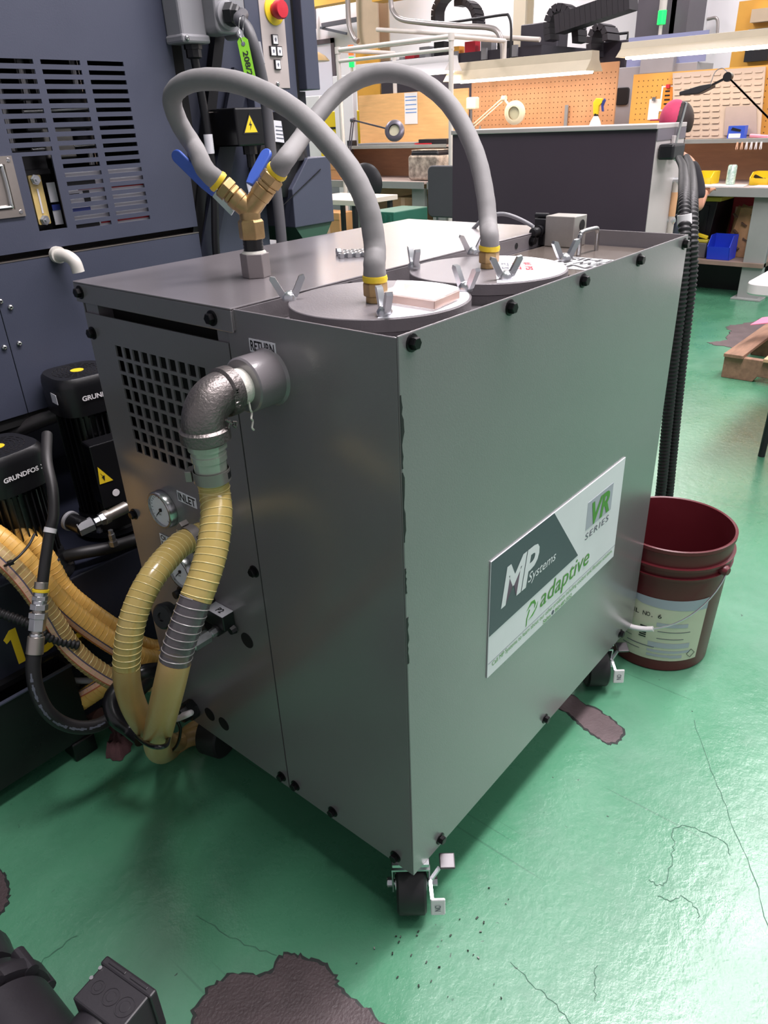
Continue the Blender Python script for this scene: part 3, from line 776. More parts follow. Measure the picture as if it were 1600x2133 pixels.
for kx, kz in ((.9285, 1.486), (.918, 1.460), (.940, 1.460), (.930, 1.430)):
    MB().prism([(-.002, -.004), (.002, -.004), (.002, 0), (.004, 0), (0, .005), (-.004, 0), (-.002, 0)], (kx, YD - .0076, kz), X, Z, (0, -.0003, 0)).build('key_mark', m_gink, sp, 0)
inst('screw', sm, sp, (.926, YD - .002, 1.386), X, -Y)
# junction boxes
jb = MB().prism([(.592, 1.470), (.664, 1.470), (.672, 2.1), (.585, 2.1)], (0, 1.15, 0), X, Z, (0, -.06, 0)).build('junction_box', m_gbox, cnc, 0, .006)
MB().box(.588, .668, 1.085, 1.15, 1.462, 1.480).build('box_flange', m_gbox, jb, 0, .005)
inst('screw', sm, jb, (.600, 1.085, 1.471), X, -Y)
MB().lathe((.637, 1.115, 1.462), -Z, [(0, .021), (.010, .021), (.010, .018), (.026, .018), (.029, .012)], 8).build('cable_gland', m_black, jb, 25)
MB().tube(spl([(.637, 1.115, 1.44), (.650, 1.12, 1.3), (.648, 1.12, 1.15), (.635, 1.13, 1.0), (.64, 1.13, .85)], 6), .010, 10).build('bay_cable', m_black, cnc)
MB().cyl((.6505, 1.12, 1.275), (.650, 1.12, 1.232), .0112, n=16).build('cable_label', m_white, cnc)
j2 = MB().prism(rrect(.066, .6, .014), (.694, 1.12, 1.780), X, Z, (0, -.07, 0)).build('connector_box', m_gbox, cnc, 30, .004)
MB().prism(rrect(.032, .6, .010), (.762, 1.13, 1.775), X, Z, (0, -.05, 0)).build('connector_box', m_gbox, cnc, 30, .003)
MB().lathe((.692, 1.05, 1.516), -Y, [(0, .030), (.007, .029), (.009, .024)], 32).build('gland_boss', m_gbox, j2)
MB().lathe((.690, 1.043, 1.516), (.45, -1, .0), [(0, .024), (.018, .024), (.020, .020), (.03, .018), (.033, .013)], 6).build('cable_gland', m_black, j2, 25)
mp_ = [V(p) for p in ((.695, 1.025, 1.516), (.704, 1.004, 1.514), (0.630, 0.935, 1.494), (0.626, 0.908, 1.476), (0.625, 0.891, 1.442), (0.634, 0.885, 1.383), (0.637, 0.882, 1.318), (0.629, 0.873, 1.231), (0.619, 0.856, 1.131), (0.605, 0.841, 1.028), (0.593, 0.837, 0.942))]
MB().tube(spl(mp_, 6), .0125, 12).build('main_cable', m_cable, cnc)
MB().tube(spl([V(p) for p in ((0.638, 0.901, 1.448), (0.639, 0.895, 1.407))], 6), .0133, 14).build('cable_sleeve', m_gbox, cnc)
# hang tag on the cable
t0, t1 = V((0.584, 0.879, 1.454)), V((0.577, 0.854, 1.359))
tg = thing('voltage_tag', 'lime green 208/230 tag hanging by a wire from the grey cable', 'tag', tuple(t1))
tu = (t0 - t1).normalized(); tw = (V((.64, -.767, 0)) - tu * V((.64, -.767, 0)).dot(tu)).normalized(); tn = tu.cross(tw)
L_ = (t0 - t1).length; m_lime = mat('lime_tag', (128, 196, 40), 0.5, var=.04)
MB().prism([(-.0115, 0), (.0115, 0), (.0115, L_ - .006), (.006, L_), (-.006, L_), (-.0115, L_ - .006)], t1, tw, tu, tn * .0006).build('tag_card', m_lime, tg, 0)
MB().lathe(t0 - tu * .012 - tn * .0002, -tn, [(0, .0042), (.0006, .0042)], 18).build('eyelet', m_gink, tg)
lettering('208/230', t0 - tu * .026 - tw * .005 - tn * .0004, -tu, tw, w=L_ - .03, h=.0115, parent=tg, m=m_ink, bold=.02, lift=.0003)
MB().tube(spl([t0 - tu * .012, t0 + tu * .012 - tw * .003, V((0.609, 0.907, 1.492)), V((0.613, 0.896, 1.495)), V((0.604, 0.896, 1.472)), t0 - tu * .012], 5), .0009, 6).build('tie_wire', m_steel, tg)
# spindle drive behind the wye valve: terminal box, gland, flange motor with rating plate
MB().box(.695, .80, 1.06, 1.16, 1.245, 1.33).build('drive_box', m_blk, cnc, 0, .004)
w0 = V((.712, 1.0595, 1.322 - .05))
MB().prism([(0, 0), (.052, 0), (.026, .046)], w0, X, Z, (0, -.0008, 0)).build('warning_triangle', m_ink, cnc, 0)
MB().prism([(.005, .003), (.047, .003), (.026, .041)], w0 - Y * .0008, X, Z, (0, -.0004, 0)).build('warning_face', m_yel, cnc, 0)
MB().prism([(.029, .031), (.021, .019), (.026, .019), (.023, .008), (.031, .022), (.026, .022)], w0 - Y * .0012, X, Z, (0, -.0004, 0)).build('bolt_sign', m_ink, cnc, 0)
MB().lathe((.755, 1.09, 1.245), -Z, [(0, .018), (.02, .018), (.02, .011), (.05, .011)], 8).build('cable_gland', m_black, cnc, 25)
MB().tube(spl([(.755, 1.09, 1.205), (.752, 1.09, 1.1), (.73, 1.08, 1.0), (.70, 1.08, .9)], 6), .008, 10).build('drive_cable', m_black, cnc)
MB().cyl((.755, 1.09, 1.150), (.751, 1.09, 1.112), .0105, n=14).build('cable_clip', m_gbox, cnc)
MB().lathe((.90, 1.16, 1.20), -Y, [(0, .085), (.03, .085), (.032, .09), (.04, .09), (.044, .075)], 40).build('drive_flange', m_black, cnc)
MB().lathe((.93, 1.17, 1.20), (0, 0, 1), [(0, .07), (.12, .075)], 32).build('drive_motor', m_black, cnc)
p_ = V((0.897, 1.108, 1.271))
MB().prism([(-.04, -.02), (.035, -.03), (.04, .022), (-.035, .03)], p_, X, Z, (0, .002, 0)).build('rating_plate', m_lab, cnc, 0)
for k in range(4): MB().prism([(-.03, .014 - k * .009), (.028 - k * .006, .009 - k * .009), (.028 - k * .006, .0115 - k * .009), (-.03, .0165 - k * .009)], p_ - Y * .0004, X, Z, (0, .0003, 0)).build('fine_print', m_gink, cnc, 0)
# chip chute with green underside
MB().prism([(.90, 1.03), (1.06, 1.03), (1.06, 1.205), (.97, 1.205), (.90, 1.13)], (0, 1.10, 0), X, Z, (0, .25, 0)).build('chip_chute', m_navy, cnc, 0, .002)
MB().prism([(.905, 1.03), (1.055, 1.03), (1.02, .985), (.94, .985)], (0, 1.105, 0), X, Z, (0, .24, 0)).build('chute_hopper', m_dgreen, cnc, 0)
MB().bar((0.850, 1.098, 1.089), (1.016, 1.098, 1.174), .002, .0015, (0, 1, 0)).build('chute_seam', m_blk, cnc, 0)

# ---------------------------------------------------------------- coolant tank, chip bin, pumps
tank = thing('coolant_tank', 'low dark navy coolant tank with yellow 15L lettering under the machine', 'tank', (-.1, 1.2, 0))
yt = .92
za = (-0.131, 0.920, 0.470)[2]; zb_ = (-0.041, 0.920, 0.412)[2]; zc_ = (-0.186, 0.920, 0.263)[2]
MB().box(-1.1, -.06, yt, 1.6, .05, za).build('tank_body', m_navyd, tank, 0, .003)
MB().box(-.06, .75, yt + .002, 1.6, .05, zb_).build('tank_body', m_navyd, tank, 0, .003)
MB().box(-1.1, -.06, yt - .004, yt + .03, za, za + .004).build('tank_rim', m_navy, tank, 0)
MB().box(-1.1, .0, yt - .02, yt, zc_ - .012, zc_).build('tank_ledge', m_blk, tank, 0)
hgt = .086
def digit(ch, px, py):
    o = V(U('y',0.92,px,py)) if False else None
o = (-0.218, 0.920, 0.277)
MB().prism([(.014, 0), (.030, 0), (.030, .088), (.016, .088), (.0, .072), (.004, .060), (.014, .066)], (o[0], yt, o[2]), X, Z, (0, -.0006, 0)).build('tank_digit', m_yel, tank, 0)
o = (-0.163, 0.920, 0.273)
lettering('5', (o[0], yt - .0005, o[2]), X, Z, w=.05, h=hgt, parent=tank, m=m_yel, bold=.03, name='tank_digit')
o = (-0.105, 0.920, 0.261)
MB().prism([(0, 0), (.046, 0), (.046, .016), (.015, .016), (.015, .088), (0, .088)], (o[0], yt, o[2]), X, Z, (0, -.0006, 0)).build('tank_digit', m_yel, tank, 0)
cbin = thing('chip_bin', 'black sheet steel chip bin standing in front of the tank', 'bin', (-.4, .8, 0))
yb = .86
ztp = (-0.198, 0.860, 0.249)[2]; xr = (-0.123, 0.860, 0.238)[0]
MB().box(-1.0, xr, yb, yb + .003, .05, ztp).box(-1.0, xr, yb + .05, yb + .053, .05, ztp).box(xr - .003, xr, yb + .003, yb + .05, .05, ztp).box(-1.0, xr - .003, yb + .003, yb + .05, .05, .053).build('bin_body', m_blk, cbin, 0)
MB().box(-1.0, xr + .002, yb - .003, yb + .006, ztp, ztp + .003).build('bin_lip', m_navy, cbin, 0)
MB().box(xr - .05, xr + .005, yb - .005, yb + .05, 0, .05).build('bin_foot', m_blk, cbin, 0, .003)
MB().box(-.9, -.85, yb - .005, yb + .05, 0, .05).build('bin_foot', m_blk, cbin, 0, .003)

m_pump = mat('pump_black', (17, 17, 20), 0.34, var=0.1, scale=6, bump=.08, bscale=200)
def pump(loc, zb, zt_, rotz, label, front):
    t = thing('coolant_pump', label, 'pump', (loc[0], loc[1], zb), rotz)
    H = zt_ - zb
    def ob(n=36, a=.074, p=3.4, z=0.0, s=1.0):
        out = []
        for i in range(n):
            th = 2 * PI * i / n; c, si = math.cos(th), math.sin(th)
            out.append((a * s * math.copysign(abs(c) ** (2 / p), c), a * s * math.copysign(abs(si) ** (2 / p), si)))
        return out
    def stack(levels):
        b = MB(); n = 36; vs = []; fs = []
        for z, s in levels: vs += [(x, y, z) for x, y in ob(s=s)]
        for j in range(len(levels) - 1):
            for i in range(n):
                k = (i + 1) % n; fs.append((j * n + i, j * n + k, (j + 1) * n + k, (j + 1) * n + i))
        fs.append(tuple(range(n - 1, -1, -1))); fs.append(tuple(range((len(levels) - 1) * n, len(levels) * n)))
        return b.add(vs, fs)
    fc = stack([(H - .085, .97), (H - .02, 1.0), (H - .007, .97), (H, .9)]).build('fan_cover', m_pump, t, 40, local=True)
    b = MB()
    for k in range(4):
        r = .024 + k * .0095
        for q in range(20):
            a0 = 2 * PI * q / 20
            b.tube([(r * math.cos(a0 + e), r * math.sin(a0 + e), H + .0002) for e in (.04, .14, .24)], .0011, 4)
    b.build('grille_rib', m_rub, fc, local=True)['kind'] = 'stuff'
    MB().lathe((0, 0, H), Z, [(0, .0145), (.0006, .0145)], 24).build('direction_sticker', m_yel, fc, local=True)
    b = MB().lathe((0, 0, .05), Z, [(0, .056), (H - .135, .056)], 36)
    for k in range(30):
        a = 2 * PI * k / 30; u = V((math.cos(a), math.sin(a), 0))
        b.obox(u * .060 + Z * (.05 + (H - .135) / 2), u * .007, V((-u.y, u.x, 0)) * .0016, Z * (H - .15) / 2)
    b.build('motor_body', m_pump, t, 30, local=True)['kind'] = 'stuff'
    MB().lathe((0, 0, 0), Z, [(0, .085), (.014, .085), (.016, .075), (.05, .07), (.055, .06)], 40).build('motor_flange', m_pump, t, local=True)
    for k in range(4):
        a = PI / 4 + k * PI / 2
        MB().lathe((.078 * math.cos(a), .078 * math.sin(a), .014), Z, [(0, .008), (.006, .008), (.006, .0045), (.012, .0045)], 6).build('flange_bolt', m_zinc, t, 25, local=True)
    if front:
        tb = MB().prism([(-.052, 0), (.035, 0), (.05, .02), (.05, .13), (.03, .15), (-.052, .15)], (0, -.062, H - .29), X, Z, (0, -.055, 0)).build('terminal_box', m_pump, t, 0, .005, local=True)
        MB().box(-.056, .054, -.119, -.113, H - .292, H - .138).build('box_lid', m_pump, tb, 0, .002, local=True)
        MB().prism([(0, 0), (.032, 0), (.004, .042)], (-.052, -.1195, H - .23), X, Z, (0, -.0006, 0)).build('warning_triangle', m_yel, tb, 0, local=True)
        MB().prism([(.005, .026), (.009, .016), (.006, .016), (.011, .005), (.013, .018), (.009, .018)], (-.050, -.1202, H - .23), X, Z, (0, -.0004, 0)).build('bolt_sign', m_ink, tb, 0, local=True)
        MB().lathe((-.02, -.119, H - .262), -Y, [(0, .0085), (.001, .0085)], 20).build('round_sticker', m_wplas, tb, local=True)
        MB().lathe((.03, -.119, H - .19), -Y, [(0, .006), (.003, .005)], 12).build('lid_screw', m_steel, tb, local=True)
        MB().tube(spl([(.055, -.09, H - .20), (.075, -.095, H - .21), (.085, -.095, H - .24), (.085, -.09, H - .30), (.07, -.08, H - .34)], 6), .010, 12).build('cable_elbow', m_blk, tb, local=True)
        MB().lathe((.085, -.094, H - .25), -Z, [(0, .014), (.02, .014)], 8).build('cable_nut', m_blk, tb, 25, local=True)
    return t, H
pA, HA = pump((.152, 1.066), .425, .815, -.12, 'taller black vertical coolant pump with terminal box beside the cart vents', True)
pB, HB = pump((-.085, 1.005), .415, .725, .12, 'shorter black vertical coolant pump at the left edge above the yellow hoses', False)
# pump lettering and stickers, printed on the covers
def on_cover(t, H, text, x0, dz, w, h, logo=False, y=-.0748):
    M = (INV[t.name]).inverted()
    f = lambda p: M @ V(p)
    o = f((x0, y, H - dz)); u = (f((1, 0, 0)) - f((0, 0, 0))); 
    lettering(text, o, u, Z, w=w, h=h, parent=t, m=m_wplas, bold=.03, lift=.0004)
    if logo:
        for s in (1, -1):
            MB().bar(f((x0 + w + .006, y - .0006, H - dz + (.001 if s > 0 else .010))), f((x0 + w + .016, y - .0006, H - dz + (.010 if s > 0 else .001))), .0018, .0006, (0, 1, 0)).build('pump_logo', m_wplas, t, 0)
on_cover(pA, HA, 'GRUNDFOS', -.030, .050, .085, .0115)
on_cover(pB, HB, 'GRUNDFOS', -.046, .050, .078, .0105, True)
MB().prism([(0, 0), (.03, 0), (.03, .022), (0, .022)], INV[pA.name].inverted() @ V((-.0745, -.018, HA - .052)), (INV[pA.name].inverted().to_3x3() @ V((0, -1, 0))), Z, (INV[pA.name].inverted().to_3x3() @ V((-.001, 0, 0)))).build('rating_plate', m_lab, pA, 0)
# pressure fittings on the tank top by the tall pump
fx = V((0.024, 0.980, 0.504))
hf = thing('pump_outlet', 'steel elbow outlet with hex nuts on the tank top beside tall pump', 'pipe fitting', (fx.x, fx.y, .40))
q0, q1, q2, q3 = V((-0.012, 0.939, 0.543)), V((-0.003, 0.888, 0.536)), V((0.039, 0.879, 0.542)), V((0.098, 0.882, 0.544))
MB().cyl(q0, q1, .019, n=18).build('elbow_body', m_blk, hf)
MB().lathe(q0, q1 - q0, [(.006, .022), (.014, .022)], 24).build('blue_ring', m_gbox, hf)
MB().lathe(q1 - (q2 - q1) * .3, q2 - q1, [(0, .016), ((q2 - q1).length * .75, .016)], 6).build('hex_nut', m_gbox, hf, 25)
MB().lathe(q2 - (q2 - q1) * .45, q2 - q1, [(0, .010), (.012, .010), (.012, .014), (.024, .014), (.024, .01), (.03, .01)], 6).build('hex_nut', m_zinc, hf, 25)
MB().lathe(q2, q3 - q2, [(0, .015), (.012, .015), (.012, .0125), ((q3 - q2).length, .0135)], 24).build('hose_ferrule', m_nickel, hf, 25)
MB().tube(spl([q3, q3 + (q3 - q2) * .6, q3 + (q3 - q2) * 1.4 + V((0, .03, 0)), q3 + (q3 - q2) * 2.4 + V((0, .1, 0))], 6), .0115, 12).build('outlet_hose', m_rub, hf)
e_ = V((0.071, 0.925, 0.473))
MB().lathe(e_, Z, [(-.03, .011), (-.018, .011), (-.018, .008), (0, .008), (0, .006), (.010, .006)], 6).build('stud_nut', m_zinc, hf, 25)

# ---------------------------------------------------------------- fittings and hoses on the cart
m_amb = mat('amber_hose', (178, 156, 92), 0.24, var=0.08, scale=14, spec=.55, coat=.3)
m_amb2 = mat('tan_hose', (172, 142, 90), 0.34, var=0.1, scale=10, bump=.1, bscale=120)
m_wire = mat('amber_helix', (206, 188, 126), 0.3)
m_clear = mat('clear_hose', (92, 86, 90), 0.15, var=.05, scale=20, spec=.6, alpha=.72, coat=.3)
m_cwire = mat('clear_helix', (150, 144, 144), 0.3)
m_yhose = mat('yellow_hose', (226, 178, 92), 0.36, var=0.1, scale=12, bump=.12, bscale=110)
m_pink = mat('pale_stripe', (222, 178, 150), 0.4)
m_stripe = mat('dark_stripe', (78, 74, 92), 0.45)
m_rstripe = mat('red_stripe', (190, 92, 60), 0.45)

h_ = V((.64, -.768, 0)).normalized()
wye = thing('wye_valve', 'brass wye valve with two blue lever handles on the cart lid', 'valve', (.175, .437, 1.07))
wb_ = V((.175, .437, 0))
P3 = lambda z: wb_ + Z * z
MB().lathe(P3(1.070), Z, [(0, .0235), (.037, .0235)], 6, .3).build('hex_coupling', mat('gray_steel', (150, 142, 142), .42, metal=.6, var=.06), wye, 25, .0012)
MB().lathe(P3(1.107), Z, [(0, .020), (.002, .019), (.004, .0165)], 24).build('thread_tape', m_tape, wye)
MB().lathe(P3(1.108), Z, [(0, .0163)] + [(.003 + .0025 * i, .0163 - (.0008 if i % 2 else 0)) for i in range(8)], 28).build('pipe_nipple', m_blk, wye, 60)
MB().lathe(P3(1.128), Z, [(0, .0195), (.003, .021), (.026, .021), (.030, .018)], 6, .1).build('hex_nut', m_brass, wye, 25, .001)
jn = P3(1.170)
dL, dR = (h_ * -.70 + Z * .71).normalized(), (h_ * .67 + Z * .74).normalized()
b = MB().lathe(P3(1.156), Z, [(0, .016), (.010, .0165), (.022, .012)], 28)
b.lathe(jn, dL, [(-.012, .010), (0, .0155), (.018, .0155), (.019, .0165), (.030, .0165), (.031, .0150)], 28)
b.lathe(jn, dR, [(-.012, .010), (0, .0155), (.026, .0155), (.027, .0165), (.042, .0165), (.043, .015)], 28)
b.build('wye_body', m_brass, wye, 40)
for d, l in ((dL, .030), (dR, .042)):
    MB().lathe(jn + d * l, d, [(0, .0145), (.002, .0145), (.002, .0170), (.008, .0170), (.008, .0155), (.010, .0155), (.010, .0185), (.022, .0185), (.024, .016)], 6, .2).build('hose_nut', m_brass, wye, 25, .0008)
endL, endR = jn + dL * .056, jn + dR * .068
def lever(p0, p1, p2, wdir, name):
    p0, p1, p2 = V(p0), V(p1), V(p2)
    def strap(a, b, w, t):
        d = b - a; u = wdir - d.normalized() * wdir.dot(d.normalized()); u.normalize(); n = d.normalized().cross(u)
        return a, d, u, n
    d = (p2 - p1); u = (wdir - d.normalized() * wdir.dot(d.normalized())).normalized(); n = d.normalized().cross(u)
    L = d.length; w = .0105
    poly = [(0, -w * .75), (L * .25, -w), (L - w, -w)] + [(L - w + w * math.sin(a), -w * math.cos(a)) for a in (PI * k / 8 for k in range(1, 8))] + [(L - w, w), (L * .25, w), (0, w * .75)]
    b = MB().prism(poly, p1 - n * .003, d.normalized(), u, n * .006)
    hd = b.build('lever_handle', m_blue, wye, 35, .0018)
    d0 = p1 - p0; u0 = (wdir - d0.normalized() * wdir.dot(d0.normalized())).normalized(); n0 = d0.normalized().cross(u0); L0 = d0.length
    MB().prism([(-.008, -.010), (L0, -.0078), (L0, .0078), (-.008, .010)], p0 - n0 * .0012, d0.normalized(), u0, n0 * .0024).build('lever_shank', m_zinc, hd, 0)
    MB().lathe(p0 - n0 * .004, n0, [(0, .0075), (.008, .0075)], 6).lathe(p0 - n0 * .007, n0, [(0, .004), (.014, .004)], 12).build('lever_nut', m_zinc, hd, 25)
cfw = V((.668, .581, -.465))
lever((0.188, 0.498, 1.172), (0.177, 0.519, 1.194), (0.145, 0.571, 1.256), (dL.cross(cfw)).normalized() * .6 + cfw * .5, 'a')
lever((0.200, 0.454, 1.189), (0.193, 0.450, 1.206), (0.233, 0.442, 1.254), (dR.cross(cfw)).normalized() * .75 + cfw * .35, 'b')

def rubber_hose(name, pts, label, r=.0148):
    P = spl(pts, 8)
    t = thing(name, label, 'hose', tuple(P[-1]))
    for e, d in ((P[0], (P[0] - P[1]).normalized()), (P[-1], (P[-1] - P[-2]).normalized())):
        MB().lathe(e - d * .006, d, [(0, r * .9), (.001, r * 1.10), (.005, r * 1.16), (.009, r * 1.10), (.0095, r * .8)], 28).build('yellow_collar', m_yel, t)
    n = len(P)
    MB().tube(P, [r * (1.04 if i < 5 or i > n - 6 else 1.0 + .012 * math.sin(i * 1.7)) for i in range(n)], 22).build('hose_body', m_ghose, t)
    return t, P
g1, GP1 = rubber_hose('gray_hose', [endL + dL * .004, endL + dL * .030, V((0.180, 0.557, 1.257)), V((0.169, 0.575, 1.295)), V((0.155, 0.566, 1.328)), V((0.148, 0.528, 1.345)), V((0.147, 0.472, 1.350)), V((0.152, 0.409, 1.343)), V((0.152, 0.342, 1.324)), V((0.150, 0.279, 1.296)), V((0.149, 0.225, 1.258)), V((0.148, 0.188, 1.223)), V((0.146, 0.163, 1.182)), V((0.140, 0.150, 1.138)), V((.126, .140, 1.118)), V((.126, .140, 1.100))],
    'grey rubber hose looping low in front from the wye to the nearer filter cover')
g2, GP2 = rubber_hose('gray_hose', [endR + dR * .004, endR + dR * .030, V((0.322, 0.466, 1.261)), V((0.369, 0.472, 1.293)), V((0.426, 0.471, 1.330)), V((0.464, 0.446, 1.353)), V((0.490, 0.403, 1.359)), V((0.508, 0.355, 1.346)), V((0.514, 0.306, 1.316)), V((0.508, 0.263, 1.275)), V((0.493, 0.223, 1.225)), V((0.469, 0.190, 1.170)), V((0.445, 0.168, 1.130)), V((.414, .145, 1.118)), V((.414, .145, 1.100))],
    'grey rubber hose arching higher behind from the wye to the farther filter cover')
# print marks on the nearer hose
for c_, (x, y) in ((c1, (.126, .140)), (c2, (.414, .145))):
    MB().lathe((x, y, 1.0705), Z, [(0, .0135), (.010, .013), (.010, .0122)], 24).build('pipe_thread', m_brass, c_, 30)
    MB().lathe((x, y, 1.078), Z, [(0, .0155), (.002, .0165), (.017, .0165), (.019, .0145)], 6, .2).build('hose_nut', m_brass, c_, 25, .0008)

# transparent plastic box resting on the nearer cover
m_acr = bpy.data.materials.new('clear_acrylic'); m_acr.use_nodes = True
_b = m_acr.node_tree.nodes['Principled BSDF']
_b.inputs['Base Color'].default_value = (.95, .90, .88, 1); _b.inputs['Roughness'].default_value = .06; _b.inputs['Alpha'].default_value = .34; _b.inputs['IOR'].default_value = 1.49
m_acre = mat('acrylic_edge', (226, 196, 184), .15, alpha=.75)
ca, cb, cc_ = V((0.118, 0.036, 1.076)), V((0.122, 0.131, 1.076)), V((0.187, 0.046, 1.076))
ca.z = cb.z = cc_.z = 1.0718
eu, ev = cb - ca, cc_ - ca
bx = thing('acrylic_box', 'flat clear plastic box lying on the nearer filter cover label', 'plastic box', tuple((cb + cc_) / 2))
b = MB()
hh = .013
MB().prism([(0, 0), (1, 0), (1, 1), (0, 1)], ca, eu, ev, Z * .0016).build('box_base', m_acr, bx, 0)
MB().prism([(0, 0), (1, 0), (1, 1), (0, 1)], ca + Z * (hh - .0016), eu, ev, Z * .0016).build('box_lid', m_acr, bx, 0)
for o_, d_ in ((ca, eu), (ca, ev), (ca + eu, ev), (ca + ev, eu)):
    MB().bar(o_ + Z * hh / 2, o_ + d_ + Z * hh / 2, .0016, hh - .0034).build('box_side', m_acre, bx, 0)
b = MB().bar(ca + eu * .02 + ev * .1 + Z * .004, ca + eu * .02 + ev * .9 + Z * .004, .003, .004)
b.build('tape_strip', m_pink, bx, 0)

# zinc nuts on the lid
nm = MB().lathe((0, 0, 0), Z, [(0, .0066), (.001, .0072), (.007, .0072), (.008, .0066), (.008, .004), (.001, .004)], 6).mesh('hex_nut', m_zinc, 25)
n0 = V((0.379, 0.436, 1.070)); n0.z = 1.0701
nu_, nv_ = V((.71, -.70, 0)), V((.70, .71, 0))
k = 0
for r in range(4):
    for c in range(5 if r < 3 else 3):
        p = n0 + nu_ * (.0145 * c + (.007 if r % 2 else 0)) + nv_ * (.0128 * r)
        o = bpy.data.objects.new('hex_nut', nm); COL.objects.link(o); o.location = p; o.rotation_euler = (0, 0, -.78)
        o['label'] = 'zinc hex nut lying flat in the cluster on the cart lid'; o['category'] = 'nut'; o['group'] = 'loose nuts on the cart lid'
o = bpy.data.objects.new('hex_nut', nm); COL.objects.link(o); o.location = V((0.395, 0.465, 1.070)) + Z * .0062; o.rotation_euler = (PI / 2, 0, 1.0)
o['label'] = 'zinc hex nut stood on edge at the left end of the cluster'; o['category'] = 'nut'

# level sensor block at the far end of the deck
sb = thing('sensor_block', 'square machined metal sensor block with black connector and grey cable', 'sensor', (.83, .225, 1.041))
q = V((.826, .206, 1.0415))
MB().box(q.x, q.x + .055, q.y, q.y + .066, 1.0415, 1.101).build('block_body', m_alu, sb, 0, .0015)
MB().lathe((q.x + .034, q.y, 1.082), -Y, [(0, .011), (.0012, .011), (.0012, .006)], 20).build('block_port', m_dark, sb)
MB().box(q.x + .004, q.x + .05, q.y + .068, q.y + .094, 1.0415, 1.094).build('connector_base', m_black, sb, 0, .002)
MB().lathe((q.x + .006, q.y + .080, 1.070), -X, [(0, .012), (.012, .012), (.012, .0095), (.03, .0095), (.032, .007)], 20).build('connector', m_black, sb, 30)
MB().cyl((q.x + .02, q.y + .07, 1.098), (q.x + .02, q.y + .1, 1.098), .006, n=12).build('connector_cap', m_black, sb)
MB().tube(spl([V((q.x - .024, q.y + .080, 1.070)), V((0.840, 0.306, 1.075)), V((0.843, 0.341, 1.089)), V((0.836, 0.373, 1.099)), V((0.829, 0.398, 1.098)), V((0.817, 0.421, 1.088)), V((0.813, 0.443, 1.068))], 8), .0042, 10).build('sensor_cable', m_gbox, sb)

# ---------------------------------------------------------------- amber suction and return hoses
def split(P, fr):
    n = len(P); idx = [int(round(f * (n - 1))) for f in fr]
    return [P[a:b + 1] for a, b in zip(idx, idx[1:])]
HR = .0208
ra = spl([V((-.118, .228, .890)), V((-.118, .228, .855)), V((-0.131, 0.213, 0.832)), V((-0.157, 0.196, 0.800)), V((-0.185, 0.186, 0.770)), V((-0.212, 0.184, 0.737)), V((-0.239, 0.189, 0.689)), V((-0.258, 0.199, 0.632)), V((-0.258, 0.243, 0.547)), V((-0.227, 0.334, 0.426)), V((-0.160, 0.471, 0.264)), V((-0.034, 0.690, 0.024)), V((0.026, 0.687, 0.024)), V((.10, .62, .024)), V((.22, .60, .024))], 9)
rh = thing('return_hose', 'amber clear return hose hanging from the pipe elbow, wire ribbed, part drained', 'hose', (ra[0].x, ra[0].y, 0))
sa, sb2, sc2 = split(ra, (0, .335, .455, 1))
MB().tube(sa, HR, 24).build('filled_length', m_amb, rh)
MB().tube(sb2, HR, 24).build('clear_length', m_clear, rh, label='drained grey see-through length of the hose')
MB().tube(sc2, HR * 1.01, 24).build('tan_length', m_amb2, rh)
coil(sa, HR * .998, .0104, .0008, 22).build('wire_helix', m_wire, rh)
coil(sb2, HR * .998, .0104, .0008, 22).build('wire_helix', m_cwire, rh)
m_clamp = mat('clamp_steel', (150, 144, 140), .34, metal=.55, var=.06)
def clamp(p, d, r, par, sd):
    d = d.normalized()
    b = MB().lathe(p - d * .008, d, [(0, r + .0006), (0, r + .0018), (.016, r + .0018), (.016, r + .0006)], 36, cap=False)
    c = b.build('hose_clamp', m_clamp, par, 30)
    s = (sd - d * sd.dot(d)).normalized(); t = d.cross(s)
    MB().obox(p + s * (r + .006), s * .0045, t * .010, d * .0075).build('clamp_housing', m_clamp, c, 0, .001)
    MB().lathe(p + s * (r + .007) + t * .010, t, [(0, .006), (.004, .006), (.004, .0048), (.010, .0048)], 8).build('clamp_screw', m_zinc, c, 25)
    g = MB()
    for k in range(14):
        a = -.9 + k * .11; q_ = V((.8, -.6, 0)); s2 = (q_ - d * q_.dot(d)).normalized(); t2 = d.cross(s2)
        rr = s2 * math.cos(a) + t2 * math.sin(a); tt = s2 * -math.sin(a) + t2 * math.cos(a)
        g.obox(p - (rr * -(r + .0018)), rr * .0003, tt * .0008, d * .0045)
    g.build('clamp_slot', m_ink, c, 0)['kind'] = 'stuff'
clamp(V((-.118, .228, .882)), V((0, 0, -1)), HR + .002, rh, V((-.55, .82, 0)))
rb = spl([V((-.012, .425, .681)), V((-.045, .425, .681)), V((-0.078, 0.414, 0.685)), V((-0.144, 0.388, 0.675)), V((-0.189, 0.381, 0.636)), V((-0.215, 0.382, 0.578)), V((-0.224, 0.391, 0.512)), V((-0.205, 0.423, 0.417)), V((-0.148, 0.506, 0.280)), V((-0.073, 0.613, 0.134)), V((0.004, 0.697, 0.024)), V((0.057, 0.698, 0.024)), V((.14, .66, .024)), V((.26, .65, .024))], 9)
sh = thing('suction_hose', 'amber suction hose bowing left from the inlet port and down behind the return hose', 'hose', (0, .42, 0))
u1, u2 = split(rb, (0, .42, 1))
MB().tube(u1, HR, 24).build('filled_length', m_amb, sh)
MB().tube(u2, HR * 1.01, 24).build('tan_length', m_amb2, sh)
coil(u1, HR * .998, .0104, .0008, 22).build('wire_helix', m_wire, sh)
clamp(V((-.040, .425, .681)), V((-1, 0, 0)), HR + .001, sh, V((0, .75, .66)))
